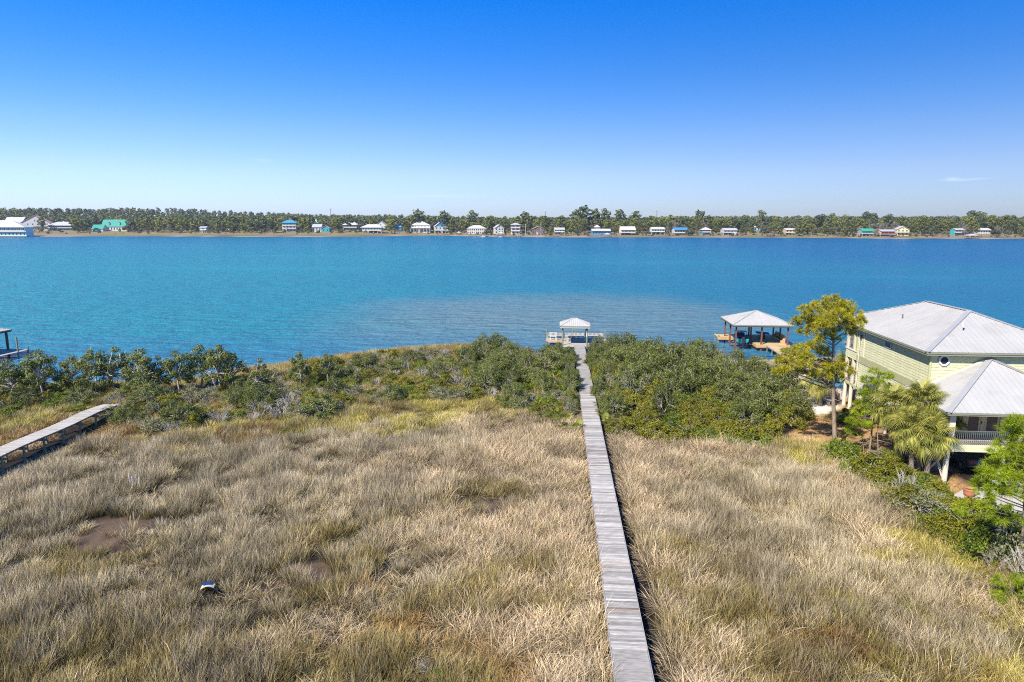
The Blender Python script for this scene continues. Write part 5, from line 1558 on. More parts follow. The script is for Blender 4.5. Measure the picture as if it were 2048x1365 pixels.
    if dormers:
        for i in range(dormers):
            x = -hw + w * (i + .7) / (dormers + .4)
            zc = he + (ht - he) * .38
            mb = MB(); mb.prism([(x - 1.1, -o_ + 1.0, zc - .6), (x + 1.1, -o_ + 1.0, zc - .6), (x + 1.1, -o_ + 1.0, zc + 1.4), (x, -o_ + 1.0, zc + 2.7), (x - 1.1, -o_ + 1.0, zc + 1.4)], (0, 5, 0)); dm = mb.build('dormer', fm('white'), H)
            mb = MB(); mb.prism([(x - 1.45, -o_ + .8, zc + 1.1), (x, -o_ + .8, zc + 2.9), (x + 1.45, -o_ + .8, zc + 1.1), (x, -o_ + .8, zc + 2.72)], (0, 5.3, 0)); mb.build('dormer_roof', rm, dm)
            mb = MB(); mb.box(x - .45, x + .45, -o_ + .95, -o_ + .995, zc, zc + 1.2); mb.build('pane', M['dark_glass'], dm)
    if chimney:
        mb = MB(); mb.box(hw * .05, hw * .05 + 1.6, d * .4, d * .4 + 1.4, he, ht + 1.0); mb.build('chimney', fm('white'), H)
    if stair is not None:
        xs_ = -hw + w * stair; n_ = 9; top = hs if stilts > 0 else he * .45
        for i in range(n_):
            z = top * (1 - (i + .5) / n_)
            mb = MB(); mb.box(xs_ - .9, xs_ + .9, -2.7 - i * .75, -2.0 - i * .75, z - .12, z + .1); mb.build('stair_tread', fm('white'), H)
        for s in (-1.0, 1.0):
            mb = MB(); mb.bar((xs_ + s, -2.0, top), (xs_ + s, -2.0 - n_ * .75, -.1), .16, .6); mb.build('stair_stringer', fm('white'), H)
            mb = MB(); mb.bar((xs_ + s, -2.0, top + 1.3), (xs_ + s, -2.0 - n_ * .75, 1.1), .14, .2); mb.build('stair_rail', fm('white'), H)
    if porch:
        mb = MB(); mb.add([(-hw - .6, -4.2, he * .62), (hw + .6, -4.2, he * .62), (hw + .6, .0, he * .8), (-hw - .6, .0, he * .8), (-hw - .6, -4.2, he * .62 + .2), (hw + .6, -4.2, he * .62 + .2), (hw + .6, .0, he * .8 + .2), (-hw - .6, .0, he * .8 + .2)],
                         [(0, 3, 2, 1), (4, 5, 6, 7), (0, 1, 5, 4), (1, 2, 6, 5), (3, 0, 4, 7)]); mb.build('porch_roof', fm('beige') if wall == 'white' else rm, H)
        for i in range(cols + 1):
            x = -hw + w * i / cols
            mb = MB(); mb.box(x - .16, x + .16, -4.0, -3.7, -1.0, he * .62); mb.build('porch_post', fm('white'), H)
    FAR_HOUSES.append((pa.x, Y, w, short, (x0 + x1) / 2, d, ht))
    return H
fh = far_house
fh(-45, 53, 441, 455, 473.2, 'white two-storey waterfront house with broad white hip roof, at the far left', 'the far-left white waterfront house', 'paleteal', 'white', 'hip', floors=2, cols=13, balc=(1,), ridge=.35, over=.02)
fh(11, 47, 435, 446, 462, 'grey-roofed blue house standing behind the far-left waterfront house', 'the grey-roofed blue house', 'greyblue', 'light_grey', 'side', floors=2, cols=3, Yadd=40)
fh(46, 97, 432, 446, 460, 'white house with salmon-pink gable roof on the far left shore', 'the salmon-roofed white house', 'white', 'salmon', 'front', floors=2, cols=6, balc=(1,), side='greyblue', rz=.25)
fh(98, 146, 444, 451.5, 461.5, 'low grey-blue house with grey hip roof and white chimney', 'the grey-roofed low house', 'greyblue', 'light_grey', 'hip', floors=2, cols=7, balc=(1,), chimney=True)
fh(204, 254, 440, 454, 462.5, 'white cottage with big teal roof and two dormers', 'the teal-roofed dormer cottage', 'white', 'teal_roof', 'side', floors=1, cols=9, dormers=2, over=.01)
fh(184, 206, 450, 459, 463.5, 'small white annexe with teal roof beside the dormer cottage', 'the small teal-roofed annexe', 'white', 'teal_roof', 'side', floors=1, cols=2, over=.01)
fh(400, 413, 453.7, 456, 466, 'tiny white shed raised on stilts on the far marsh', 'the white shed on stilts', 'white', 'light_grey', 'side', stilts=.5, floors=1, cols=1, depth=8)
fh(566, 592, 441, 446, 464, 'tall three-level white house with bright blue hip roof', 'the bright-blue-roofed tall house', 'white', 'bright_blue', 'hip', floors=3, cols=4, balc=(1, 2), stair=.3, rz=.12)
fh(630, 651, 440, 446.5, 456, 'light-blue-roofed house peeping over the trees', 'the light-blue-roofed house', 'light_blue', 'light_blue', 'side', floors=1, cols=2, Yadd=70)
fh(625, 643, 449, 455, 464.5, 'grey-roofed cottage with palms beside a teal house', 'the grey-roofed palm cottage', 'white', 'grey', 'side', floors=1, cols=3)
fh(644, 659, 452, 457, 465, 'small dark teal house beside the grey-roofed cottage', 'the dark teal house', 'teal', 'grey', 'front', floors=1, cols=2)
fh(686, 718, 445, 450.5, 461, 'white house half hidden behind pine trunks', 'the white house behind pine trunks', 'white', 'white', 'hip', floors=2, cols=5, balc=(1,), side='greyblue', Yadd=25)
fh(723, 734, 440, 444, 455, 'small coral-pink house among the pines', 'the coral house', 'coral', 'light_grey', 'hip', floors=2, cols=2, Yadd=90)
fh(724, 763, 449, 455.5, 466.5, 'white stilt house with wide white roof, central gable stair', 'the wide white stilt house', 'white', 'white', 'hip', stilts=.42, floors=1, cols=7, stair=.35, ridge=.5)
fh(750, 774, 443, 452, 462, 'white gabled house with green trim behind the wide stilt house', 'the green-trimmed gabled house', 'white', 'light_grey', 'front', floors=2, cols=3, balc=(1,), gablecol='pale_green', Yadd=35)
fh(790, 803, 450.5, 455, 461, 'small house with vivid blue roof among pine trunks', 'the vivid-blue-roofed house', 'blue', 'bright_blue', 'hip', floors=1, cols=2, Yadd=25)
fh(822, 860, 442, 451, 466, 'big white house with white pyramid roof and beige porch roof', 'the white pyramid-roofed house', 'white', 'white', 'hip', floors=2, cols=6, ridge=.04, porch=True, stair=.45, over=.01)
fh(870, 898, 442, 453.5, 467, 'white-and-bright-blue gabled house with white roof', 'the bright-blue gabled house', 'white', 'white', 'front', stilts=.4, floors=1, cols=4, gablecol='bright_blue', side='blue', stair=.45, rz=.2)
fh(934, 972, 451, 457.5, 468, 'long white two-storey house with white hip roof and stair', 'the long white hip-roofed house', 'white', 'white', 'hip', floors=2, cols=9, stair=.45, ridge=.35, over=.01)
fh(990, 1008, 450, 456, 468, 'white house with glazed gable and white roof', 'the glazed-gable house', 'white', 'white', 'front', floors=2, cols=3, side='grey', rz=.25)
fh(1022, 1040, 446, 450, 469, 'narrow three-level beige tower house with grey hip roof', 'the beige tower house', 'beige', 'light_grey', 'hip', floors=3, cols=2, balc=(1, 2), ridge=.1, over=.08)
fh(1064, 1090, 453, 459, 470, 'dark brown house with low grey gable roof', 'the dark brown house', 'brown', 'light_grey', 'front', floors=1, cols=4, stair=.4)
fh(1109, 1129, 456, 460, 469.5, 'pale stilt cottage with grey roof under the trees', 'the pale stilt cottage', 'pale_green', 'light_grey', 'side', stilts=.5, floors=1, cols=4)
fh(1184, 1221, 458.5, 462.5, 470, 'blue house with white roof and small roof tower', 'the blue house with roof tower', 'blue', 'white', 'side', floors=1, cols=6)
fh(1189, 1199, 450, 455, 466, 'white-roofed cupola tower rising from the blue house', 'the cupola tower', 'white', 'white', 'hip', floors=1, cols=2, ridge=.1, Yadd=14, over=.1)
fh(1241, 1270, 453.7, 460.5, 470.5, 'cream gabled house on stilts with white and blue roof', 'the cream gabled stilt house', 'cream', 'white', 'side', stilts=.4, floors=1, cols=4, balc=(0,))
fh(1303, 1329, 455, 459, 470, 'pale green stilt house with white truss gables', 'the pale green stilt house', 'pale_green', 'white', 'side', stilts=.5, floors=1, cols=5)
fh(1348, 1375, 456, 460.5, 470, 'white house with blue roof and orange corner', 'the blue-roofed white house', 'white', 'blue', 'side', stilts=.3, floors=1, cols=5, side='coral', balc=(0,))
fh(1404, 1420, 455, 460, 470, 'dark blue house with beige pyramid roof and wide porch', 'the blue pyramid-roofed house', 'blue', 'beige', 'hip', floors=2, cols=3, balc=(1,), ridge=.04)
fh(1447, 1474, 457, 461, 470, 'white long-roofed stilt house with outside stairs', 'the long-roofed stilt house', 'white', 'light_grey', 'side', stilts=.45, floors=1, cols=4, stair=.75)
fh(1508, 1520, 451, 455, 463, 'small light-blue building among dark trees', 'the small light-blue building', 'light_blue', 'white', 'hip', floors=1, cols=2, Yadd=60)
fh(1571, 1591, 457.5, 460.5, 470.3, 'tan stilt cabin with white roof and dark porch', 'the tan stilt cabin', 'tan', 'white', 'side', stilts=.4, floors=1, cols=3)
fh(1724, 1748, 458, 463, 472.3, 'dark stilt house with green metal roof', 'the green-roofed stilt house', 'greyblue', 'green_roof', 'side', stilts=.45, floors=1, cols=4)
fh(1760, 1789, 460, 463.3, 472.3, 'cream cabin with pale roof and red balcony', 'the cream cabin with red balcony', 'tan', 'light_grey', 'side', stilts=.3, floors=1, cols=4, balc=(0,))
fh(1794, 1816, 453, 459.5, 471.5, 'yellow gabled house with grey roof', 'the yellow gabled house', 'yellow', 'light_grey', 'front', floors=2, cols=3, balc=(1,), rz=-.15)
fh(1908, 1926, 457.5, 460.5, 471, 'bright turquoise two-storey house with pale roof', 'the turquoise house', 'turquoise', 'light_grey', 'side', floors=2, cols=3, balc=(1,))
fh(1955, 1980, 457, 461, 472, 'white house hidden behind tree trunks at the far right', 'the hidden white house', 'white', 'white', 'side', floors=2, cols=5, Yadd=20)

# ------------------------------------------------------------------ far shore: piers, boathouses, boats, poles, bulkheads
def far_pier(px, py, w, ln, label, roof=None, rcol='light_grey', boat=False):
    p = P(px, py, .3)
    r = empty('pier', (p.x, p.y, 0)); tag(r, label, 'pier', 'piers on the far shore')
    n = int(w / .9)
    mb = MB(); mb.box(0, .8, 0, ln, .75, .95); me = mb.mesh('deck_board', fm('beige'))
    for i in range(n): mesh_obj('deck_board', me, r, (-w / 2 + i * .9, 0, 0))
    mb = MB(); mb.box(-w / 2, w / 2, -.12, -.02, .4, .9); mb.build('fascia_board', fm('brown'), r)
    me = None
    for i in range(max(3, int(w / 3))):
        for y in (.2, ln - .2):
            mb = MB(); mb.cyl(-w / 2 + .3 + (w - .6) * i / max(1, int(w / 3) - 1), y, -1.5, 2.0 if y < 1 else 1.3, .2, 6); mb.build('piling', fm('brown'), r)
    if roof:
        x0, x1, z = roof
        for x in (x0 + .3, x1 - .3):
            for y in (.4, ln - .4):
                mb = MB(); mb.box(x - .15, x + .15, y - .15, y + .15, .95, z); mb.build('post', fm('brown'), r)
        mb = MB(); vs = [(x0 - .5, -.8, z), (x1 + .5, -.8, z), (x1 + .5, ln + .8, z), (x0 - .5, ln + .8, z), ((x0 + x1) / 2, ln * .3, z + 1.8), ((x0 + x1) / 2, ln * .7, z + 1.8)]
        mb.add(vs, [(0, 1, 4), (1, 2, 5, 4), (2, 3, 5), (3, 0, 4, 5), (3, 2, 1, 0)]); mb.build('roof', fm(rcol), r)
    return r
far_pier(917, 471.5, 15, 6, 'pier with small covered lift by the bright-blue gabled house', (-2, 3, 4.2))
far_pier(973, 473, 14, 5, 'low pier with white boat left of the covered pier')
far_pier(1004, 474.5, 20, 6, 'covered pier with pale roof and blue boat before the glazed-gable house', (-4.5, 1.5, 5.2))
far_pier(1211, 474.5, 13, 7, 'dark-roofed boathouse pier before the blue house', (-1, 6, 3.6), 'light_grey')
far_pier(1582, 473.8, 13, 5, 'low pier in front of the tan stilt cabin')
far_pier(1398, 474, 11, 5, 'low broken pier left of the blue pyramid-roofed house')
far_pier(1493, 474.5, 16, 5, 'long low pier under dark trees right of the stilt house')
far_pier(1806, 476.5, 10, 5, 'short pier before the yellow gabled house')
far_pier(1947, 477.5, 14, 8, 'dark boathouse with pale hip roof over the water at the far right', (-6, 6, 3.6), 'light_grey')
far_pier(1120, 473.7, 34, 4, 'low dark pier with thin pilings before the pale stilt cottage')
far_pier(706, 468, 13, 8, 'open roofed shelter on posts in front of the white house', (-5, 5, 4.5))
def far_boat(px, py, L, label, hull='white', top=True, Y=None):
    g = PF(px, py)
    r = empty('moored_boat', (g.x, g.y, g.z), 1.2); tag(r, label, 'boat', 'small boats on the far shore')
    mb = MB(); secs_ = [(-.5, .16, 0), (-.1, .18, 0), (.25, .15, .02), (.5, .02, .10)]; vs = []; fs = []
    for (t, w, k_) in secs_: vs += [(t * L, -w * L, .22 * L), (t * L, -w * L * .6, .05 * L + k_ * L), (t * L, w * L * .6, .05 * L + k_ * L), (t * L, w * L, .22 * L)]
    for i in range(3):
        for k_ in range(3): fs.append((i * 4 + k_, i * 4 + k_ + 1, (i + 1) * 4 + k_ + 1, (i + 1) * 4 + k_))
        fs.append((i * 4 + 3, i * 4, (i + 1) * 4, (i + 1) * 4 + 3))
    fs.append((3, 2, 1, 0)); mb.add(vs, fs); mb.build('hull', fm(hull), r)
    if top:
        mb = MB(); mb.box(-.2 * L, .12 * L, -.12 * L, .12 * L, .225 * L, .38 * L); cb = mb.build('cabin', fm('white'), r)
        mb = MB(); mb.box(.121 * L, .135 * L, -.10 * L, .10 * L, .27 * L, .36 * L); mb.build('pane', M['dark_glass'], cb)
        mb = MB(); mb.box(-.24 * L, .15 * L, -.14 * L, .14 * L, .42 * L, .44 * L); mb.build('canopy', fm('white'), r)
for a in [(461, 460.5, 8, 'white cabin boat on the grass left of two, far left shore'), (476, 463.5, 8, 'white cabin boat nearest the water on the far left shore'), (438, 466, 7, 'white and blue skiff on the far left marsh', 'white', False), (272, 461, 5, 'small white boat by the teal cottage yard', 'white', False)]:
    far_boat(*a)
def water_boat(px, py, L, label, hull='white', top=True):
    p = P(px, py, .2); r = empty('moored_boat', (p.x, p.y, -.2), .1); tag(r, label, 'boat', 'small boats on the far shore')
    mb = MB(); mb.prism([(-.5 * L, -.16 * L, 0), (.3 * L, -.16 * L, 0), (.5 * L, 0, .05 * L), (.3 * L, .16 * L, 0), (-.5 * L, .16 * L, 0)], (0, 0, .17 * L)); mb.build('hull', fm(hull), r)
    mb = MB(); mb.box(-.2 * L, .1 * L, -.1 * L, .1 * L, .172 * L, .32 * L); mb.build('cabin', fm('white'), r)
water_boat(967, 474.3, 7, 'white motor boat moored at the low pier')
water_boat(1001, 475.5, 7, 'blue and white boat under the covered pier', 'bright_blue')
def pole(px, ytop, ybase, label, arm=True, Yadd=0):
    g = PF(px, ybase); Y = g.y + Yadd
    top = PY(px, ytop, Y); base = Vector((top.x, Y, gz(top.x, Y)))
    r = empty('utility_pole', base); tag(r, label, 'pole', 'utility poles on the far shore')
    mb = MB(); mb.tube([(0, 0, -.5), (0, 0, top.z - base.z)], [.42, .28], 7); mb.build('shaft', fm('brown') if Yadd else fm('grey'), r)
    if arm:
        mb = MB(); mb.box(-1.3, 1.3, -.12, .12, top.z - base.z - 1.3, top.z - base.z - 1.0); mb.build('cross_arm', fm('brown'), r)
for (px, yt, yb_, lab, ad) in [(57, 413, 462, 'utility pole above the trees left of the salmon-roofed house', 120), (239, 415, 463, 'utility pole behind the dormer cottage', 60), (661, 418, 464, 'tall dark utility pole right of the light-blue-roofed house', 20), (884, 421, 466, 'utility pole above the bright-blue gabled house', 70), (1091, 423, 468, 'utility pole above the trees near the dark brown house', 80),
                              (1314, 421, 469, 'tall pole above the pale green stilt house', 80), (1523.5, 429, 469, 'pale utility pole right of the small light-blue building', 40), (1896, 429, 470, 'pale utility pole left of the turquoise house', 40), (1051, 448, 470, 'bare pole on the shore left of the dark brown house', 0), (1082, 447, 470.5, 'lamp pole in front of the dark brown house', 0), (286, 437, 463, 'pale pole among trees right of the dormer cottage', 15)]:
    pole(px, yt, yb_, lab, True, ad)
def bulkhead(x0, x1, py, label, h=1.1, posts=True):
    a = P(x0, py, 0); b_ = P(x1, py, 0)
    r = empty('bulkhead', (a.x, a.y, 0), math.atan2(b_.y - a.y, b_.x - a.x)); tag(r, label, 'sea wall', 'sea walls on the far shore')
    L = (b_ - a).length
    mb = MB(); mb.box(0, L, 0, 4, -1, h); mb.build('wall', fm('brown'), r)
    mb = MB(); mb.box(-.1, L + .1, -.3, .6, h + .003, h + .25); mb.build('cap', fm('beige'), r)
    if posts:
        n = int(L / 3)
        for i in range(n + 1):
            mb = MB(); mb.cyl(L * i / n, -.35, -1, h + .5, .2, 6); mb.build('piling', fm('beige'), r)
bulkhead(838, 888, 471.8, 'dark timber sea wall before the white pyramid-roofed house')
bulkhead(1030, 1092, 474.2, 'timber sea wall with pale pilings before the dark brown house')
bulkhead(936, 960, 473, 'pale low sea wall before the long white house', .8, False)
bulkhead(-60, 54, 474.4, 'dark sea wall under the far-left white waterfront house', .9, False)

# ------------------------------------------------------------------ far shore: trees
M['fpine'] = leaf_mat('far_pine', (0.055, 0.075, 0.016), (0.205, 0.215, 0.045), .15, .6, .35)
M['foak'] = leaf_mat('far_oak', (0.045, 0.058, 0.026), (0.155, 0.16, 0.08), .1, .6, .3)
M['fbare'] = leaf_mat('far_bare', (0.12, 0.10, 0.08), (0.30, 0.26, 0.22), .05, .8, .3)
M['fdark'] = leaf_mat('far_dark_pine', (0.042, 0.065, 0.028), (0.15, 0.175, 0.07), .1, .6, .3)
M['ftrunk'] = pm('far_trunk', (0.26, 0.22, 0.18), .9, .2, .3)
def far_crown(seed, H, R, mat, kind, lod=0):
    rng = np.random.RandomState(seed); cs = []
    if kind == 'pine':
        n = rng.randint(8, 12)
        for i in range(n):
            t = .40 + .57 * i / (n - 1); w = R * (1.05 - .75 * abs(t - .68) / .35)
            a = i * 2.4; cs.append((math.cos(a) * w * .55, math.sin(a) * w * .55, H * t, R * rng.uniform(.42, .62), .6))
    elif kind == 'oak':
        for i in range(11):
            d = rng.normal(size=3); d[2] = abs(d[2]); d /= np.linalg.norm(d)
            cs.append((d[0] * R * .75, d[1] * R * .75, H * (.30 + .55 * d[2]), R * rng.uniform(.35, .5), .8))
    else:
        for i in range(14):
            d = rng.normal(size=3); d[2] = abs(d[2]); d /= np.linalg.norm(d)
            cs.append((d[0] * R * .7, d[1] * R * .7, H * (.30 + .55 * d[2]), R * rng.uniform(.3, .45), 1.0))
    Vs, Ts = [], []
    for (x, y, z, r, fl) in cs:
        n = (60 if kind != 'bare' else 44) if lod == 0 else (18 if kind != 'bare' else 16)
        d = rng.normal(size=(n, 3)); d /= np.linalg.norm(d, axis=1)[:, None]
        p = np.array([x, y, z]) + d * (r * rng.uniform(.5, 1.0, n))[:, None] * np.array([1, 1, fl])
        if kind == 'bare': V_, _ = leaf_cards(rng, p, 2.3, .3 if lod == 0 else .7, 0, d, .2)
        else: V_, _ = leaf_cards(rng, p, 1.5 if lod == 0 else 2.6, 1.15 if lod == 0 else 2.0, .7, d, 1.8)
        Vs.append(V_); Ts.append(rep4(np.clip(rng.normal(.5 + rng.uniform(-.15, .15), .2, n), 0, 1)))
    V_ = np.concatenate(Vs)
    return V_, np.arange(len(V_)).reshape(-1, 4), np.concatenate(Ts)
FT = {}
KN = {'pine': ('fpine', 16, 6.2), 'dark': ('fdark', 17.5, 6.0), 'oak': ('foak', 10.5, 6.2), 'bare': ('fbare', 13, 5.0)}
for kd, (mt, H, R) in KN.items():
    for i in range(5):
        V_, F_, T_ = far_crown(300 + i + 17 * len(FT), H, R, M[mt], 'pine' if kd == 'dark' else kd)
        rs = random.Random(i)
        mb = MB(); lean = rs.uniform(-.8, .8)
        mb.tube([(0, 0, -1), (lean * .3, 0, H * .4), (lean, 0, H * .9)], [.42, .33, .12], 5, False)
        if kd in ('oak', 'bare'):
            for k in range(5):
                a = k * 1.3 + i; mb.tube([(lean * .3, 0, H * .3), (math.cos(a) * R * .6, math.sin(a) * R * .6, H * .65)], [.25, .08], 4, False)
        FT.setdefault(kd, []).append((np_mesh('crown', V_, F_, M[mt], T_), mb.mesh('trunk', M['ftrunk']), far_crown(300 + i + 17 * len(FT), H, R, M[mt], 'pine' if kd == 'dark' else kd, 1)))
FNAME = {'pine': ('pine_tree', 'yellow-green pine'), 'dark': ('tall_pine_tree', 'dark-crowned pine'), 'oak': ('live_oak', 'dark round live oak'), 'bare': ('bare_tree', 'leafless grey tree')}
FARTREES = []
rng = np.random.RandomState(9)
def occupied(x, y, r=3.0):
    for (hx, hy, w, s, px, d, ht) in FAR_HOUSES:
        if abs(x - hx) < w / 2 + r and -6 < y - hy < d + r + 1: return True
    return False
def blocks(x, y):
    """a tree here would stand in front of a house"""
    for (hx, hy, w, s, px, d, ht) in FAR_HOUSES:
        if y < hy and abs(x / y - hx / hy) < (w / 2 + 1.0) / hy: return True
    return False
# front trees: individuals, walked along the shore; rows one behind another
def zone_kind(px):
    v = rng.rand()
    if 840 < px < 935 or 1120 < px < 1200 or 1300 < px < 1450 or 1650 < px < 1800: t = (.42, .52, .74)
    elif px < 260: t = (.30, .62, .93)
    elif px < 560: t = (.45, .60, .97)
    else: t = (.58, .70, .90)
    return 'pine' if v < t[0] else 'dark' if v < t[1] else 'oak' if v < t[2] else 'bare'
for (off, step, n_, hs) in ((38, 30, 40, (.55, .9)), (70, 17, 90, (.75, 1.05)), (100, 15, 110, (.8, 1.25)), (135, 17, 100, (.85, 1.3))):
    px = -30 + rng.uniform(0, 10)
    while px < 2085:
        X = (px - 1024) / FPX
        Y = 850.0
        for _ in range(6): Y = shore_far(X * Y / COSP) + off + 0
        Y += rng.uniform(-12, 14)
        x = X * Y / COSP * 1.0
        kd = zone_kind(px)
        if off == 38 and kd in ('dark',): kd = 'oak'
        if px < 700 and off < 60: px += step * .8; continue
        if not occupied(x, Y) and not (blocks(x, Y) and rng.rand() < (.86 if off < 90 else .93)):
            FARTREES.append((kd, x, Y, rng.uniform(*hs), px))
        px += step * .62 * rng.uniform(.6, 1.4)
# special tall trees on the skyline
for (px, kd, Y, top) in [(1163, 'dark', 990, 414.5), (1148, 'dark', 1000, 421), (1204, 'dark', 985, 420), (1712, 'dark', 920, 426), (1724, 'dark', 925, 428), (1914, 'dark', 900, 423), (1934, 'dark', 905, 425.5), (1926, 'dark', 903, 427), (893, 'dark', 990, 424), (1050, 'dark', 980, 426), (1233, 'dark', 985, 422), (1389, 'dark', 960, 423), (1508, 'dark', 950, 423), (842, 'dark', 1000, 421), (947, 'dark', 1000, 424), (1185, 'dark', 990, 421), (1264, 'dark', 985, 424)]:
    x = (px - 1024) / FPX * Y / COSP
    H = PY(px, top, Y).z - gz(x, Y)
    FARTREES.append((kd, x, Y, H / KN[kd][1], px))
print('far trees', len(FARTREES))
FARTREES.sort(key=lambda t: -abs(0) - 1 / t[2])
IND = FARTREES[:300]; REST = FARTREES[300:]
cnt = {}
for (kd, x, Y, s, px) in sorted(IND, key=lambda t: t[4]):
    hx = min(FAR_HOUSES, key=lambda h: abs(h[4] - px))
    sd = 'right' if px >= hx[4] else 'left'
    key = (kd, hx[3], sd); cnt[key] = cnt.get(key, 0) + 1
    nm, look = FNAME[kd]
    cr, tr, _ = FT[kd][rng.randint(5)]
    root = empty(nm, (x, Y, gz(x, Y)), rng.uniform(0, 6.28)); root.scale = (s * rng.uniform(.85, 1.15),) * 2 + (s,)
    tag(root, f"{look}, {ORD[(cnt[key] - 1) % 40]} {sd} of {hx[3]}", 'tree', 'trees along the far shore')
    mesh_obj('crown', cr, root); mesh_obj('trunk', tr, root)
# the wood behind reads as one mass
Vs, Fs, Ts = {}, {}, {}
def add_wood(kd, x, y, z, s):
    V_, F_, T_ = FT[kd][rng.randint(5)][2]
    a = rng.uniform(0, 6.28); ca, sa = math.cos(a), math.sin(a)
    W_ = V_ * s
    W_ = np.stack([W_[:, 0] * ca - W_[:, 1] * sa + x, W_[:, 0] * sa + W_[:, 1] * ca + y, W_[:, 2] + z], 1)
    o = sum(len(v) for v in Vs.get(kd, []))
    Vs.setdefault(kd, []).append(W_); Fs.setdefault(kd, []).append(F_ + o); Ts.setdefault(kd, []).append(np.clip(T_ + rng.uniform(-.2, .15), 0, 1))
for (kd, x, Y, s, px) in REST: add_wood(kd, x, Y, gz(x, Y), s)
for off in (165, 195, 230, 270, 315, 370, 440, 530, 640):
    px = -260.0
    while px < 2310:
        X = (px - 1024) / FPX; Y = 850.0
        for _ in range(5): Y = shore_far(X * Y / COSP) + off
        Y += rng.uniform(-14, 14); x = X * Y / COSP
        v = rng.rand(); kd = 'dark' if v < .55 else 'pine' if v < .78 else 'oak' if v < .90 else 'bare'
        if not occupied(x, Y, 4): add_wood(kd, x, Y, gz(x, Y), rng.uniform(.86, 1.02))
        px += rng.uniform(4.5, 10) * (1 + .15 * (off > 300))
# low scrub and hedges between the far houses
for off in (24, 34, 46, 60, 78, 96):
    px = -60.0
    while px < 2110:
        X = (px - 1024) / FPX; Y = 850.0
        for _ in range(5): Y = shore_far(X * Y / COSP) + off
        Y += rng.uniform(-6, 6); x = X * Y / COSP
        if not occupied(x, Y, 1.0) and not (blocks(x, Y) and rng.rand() < .6) and not (off < 40 and px < 860):
            add_wood(rng.choice(['oak', 'oak', 'pine', 'bare']), x, Y, gz(x, Y) - .8, rng.uniform(.16, .34) if off < 50 else rng.uniform(.25, .5))
        px += rng.uniform(5, 22)
wood = empty('distant_wood', (0, 0, 0)); tag(wood, 'dense mixed pine wood filling the land behind the far shore houses', 'wood', kind='stuff')
for kd in Vs:
    o = mesh_obj('foliage_mass', np_mesh('foliage_mass', np.concatenate(Vs[kd]), np.concatenate(Fs[kd]), M[KN[kd][0]], np.concatenate(Ts[kd])), wood)
    tag(o, kind='stuff')
# ------------------------------------------------------------------ marsh grass: tufts scattered by geometry nodes
def grass_mat(name, root, mid, tip, transl=.1):
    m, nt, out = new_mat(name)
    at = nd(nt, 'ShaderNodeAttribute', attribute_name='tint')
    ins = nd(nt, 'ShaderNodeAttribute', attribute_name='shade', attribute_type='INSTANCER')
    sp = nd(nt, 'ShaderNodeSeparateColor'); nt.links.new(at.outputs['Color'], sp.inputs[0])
    c = mixc(nt, rng_map(nt, sp.outputs[0], 0.0, .45, 0, 1), root, mid)  # roots darkened further for the shade inside the tussocks
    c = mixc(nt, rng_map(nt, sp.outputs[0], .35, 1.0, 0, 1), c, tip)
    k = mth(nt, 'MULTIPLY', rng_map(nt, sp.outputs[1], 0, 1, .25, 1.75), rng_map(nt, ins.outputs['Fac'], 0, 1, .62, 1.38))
    sc = nd(nt, 'ShaderNodeVectorMath', operation='SCALE'); nt.links.new(c, sc.inputs[0]); nt.links.new(k, sc.inputs['Scale'])
    b = nd(nt, 'ShaderNodeBsdfPrincipled'); b.inputs['Roughness'].default_value = .6; b.inputs['Specular IOR Level'].default_value = .25
    nt.links.new(sc.outputs[0], b.inputs['Base Color'])
    t = nd(nt, 'ShaderNodeBsdfTranslucent'); nt.links.new(sc.outputs[0], t.inputs['Color'])
    mx = nd(nt, 'ShaderNodeMixShader'); mx.inputs[0].default_value = transl
    nt.links.new(b.outputs[0], mx.inputs[1]); nt.links.new(t.outputs[0], mx.inputs[2])
    nt.links.new(mx.outputs[0], out.inputs['Surface'])
    return m
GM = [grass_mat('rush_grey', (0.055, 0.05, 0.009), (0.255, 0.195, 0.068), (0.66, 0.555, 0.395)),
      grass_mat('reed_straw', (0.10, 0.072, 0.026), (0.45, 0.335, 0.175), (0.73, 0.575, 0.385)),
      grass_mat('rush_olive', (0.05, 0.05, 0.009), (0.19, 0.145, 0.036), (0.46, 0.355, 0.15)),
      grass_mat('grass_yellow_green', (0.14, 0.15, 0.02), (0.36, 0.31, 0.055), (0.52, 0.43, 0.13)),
      grass_mat('grass_rust', (0.11, 0.07, 0.022), (0.28, 0.165, 0.05), (0.42, 0.28, 0.11))]
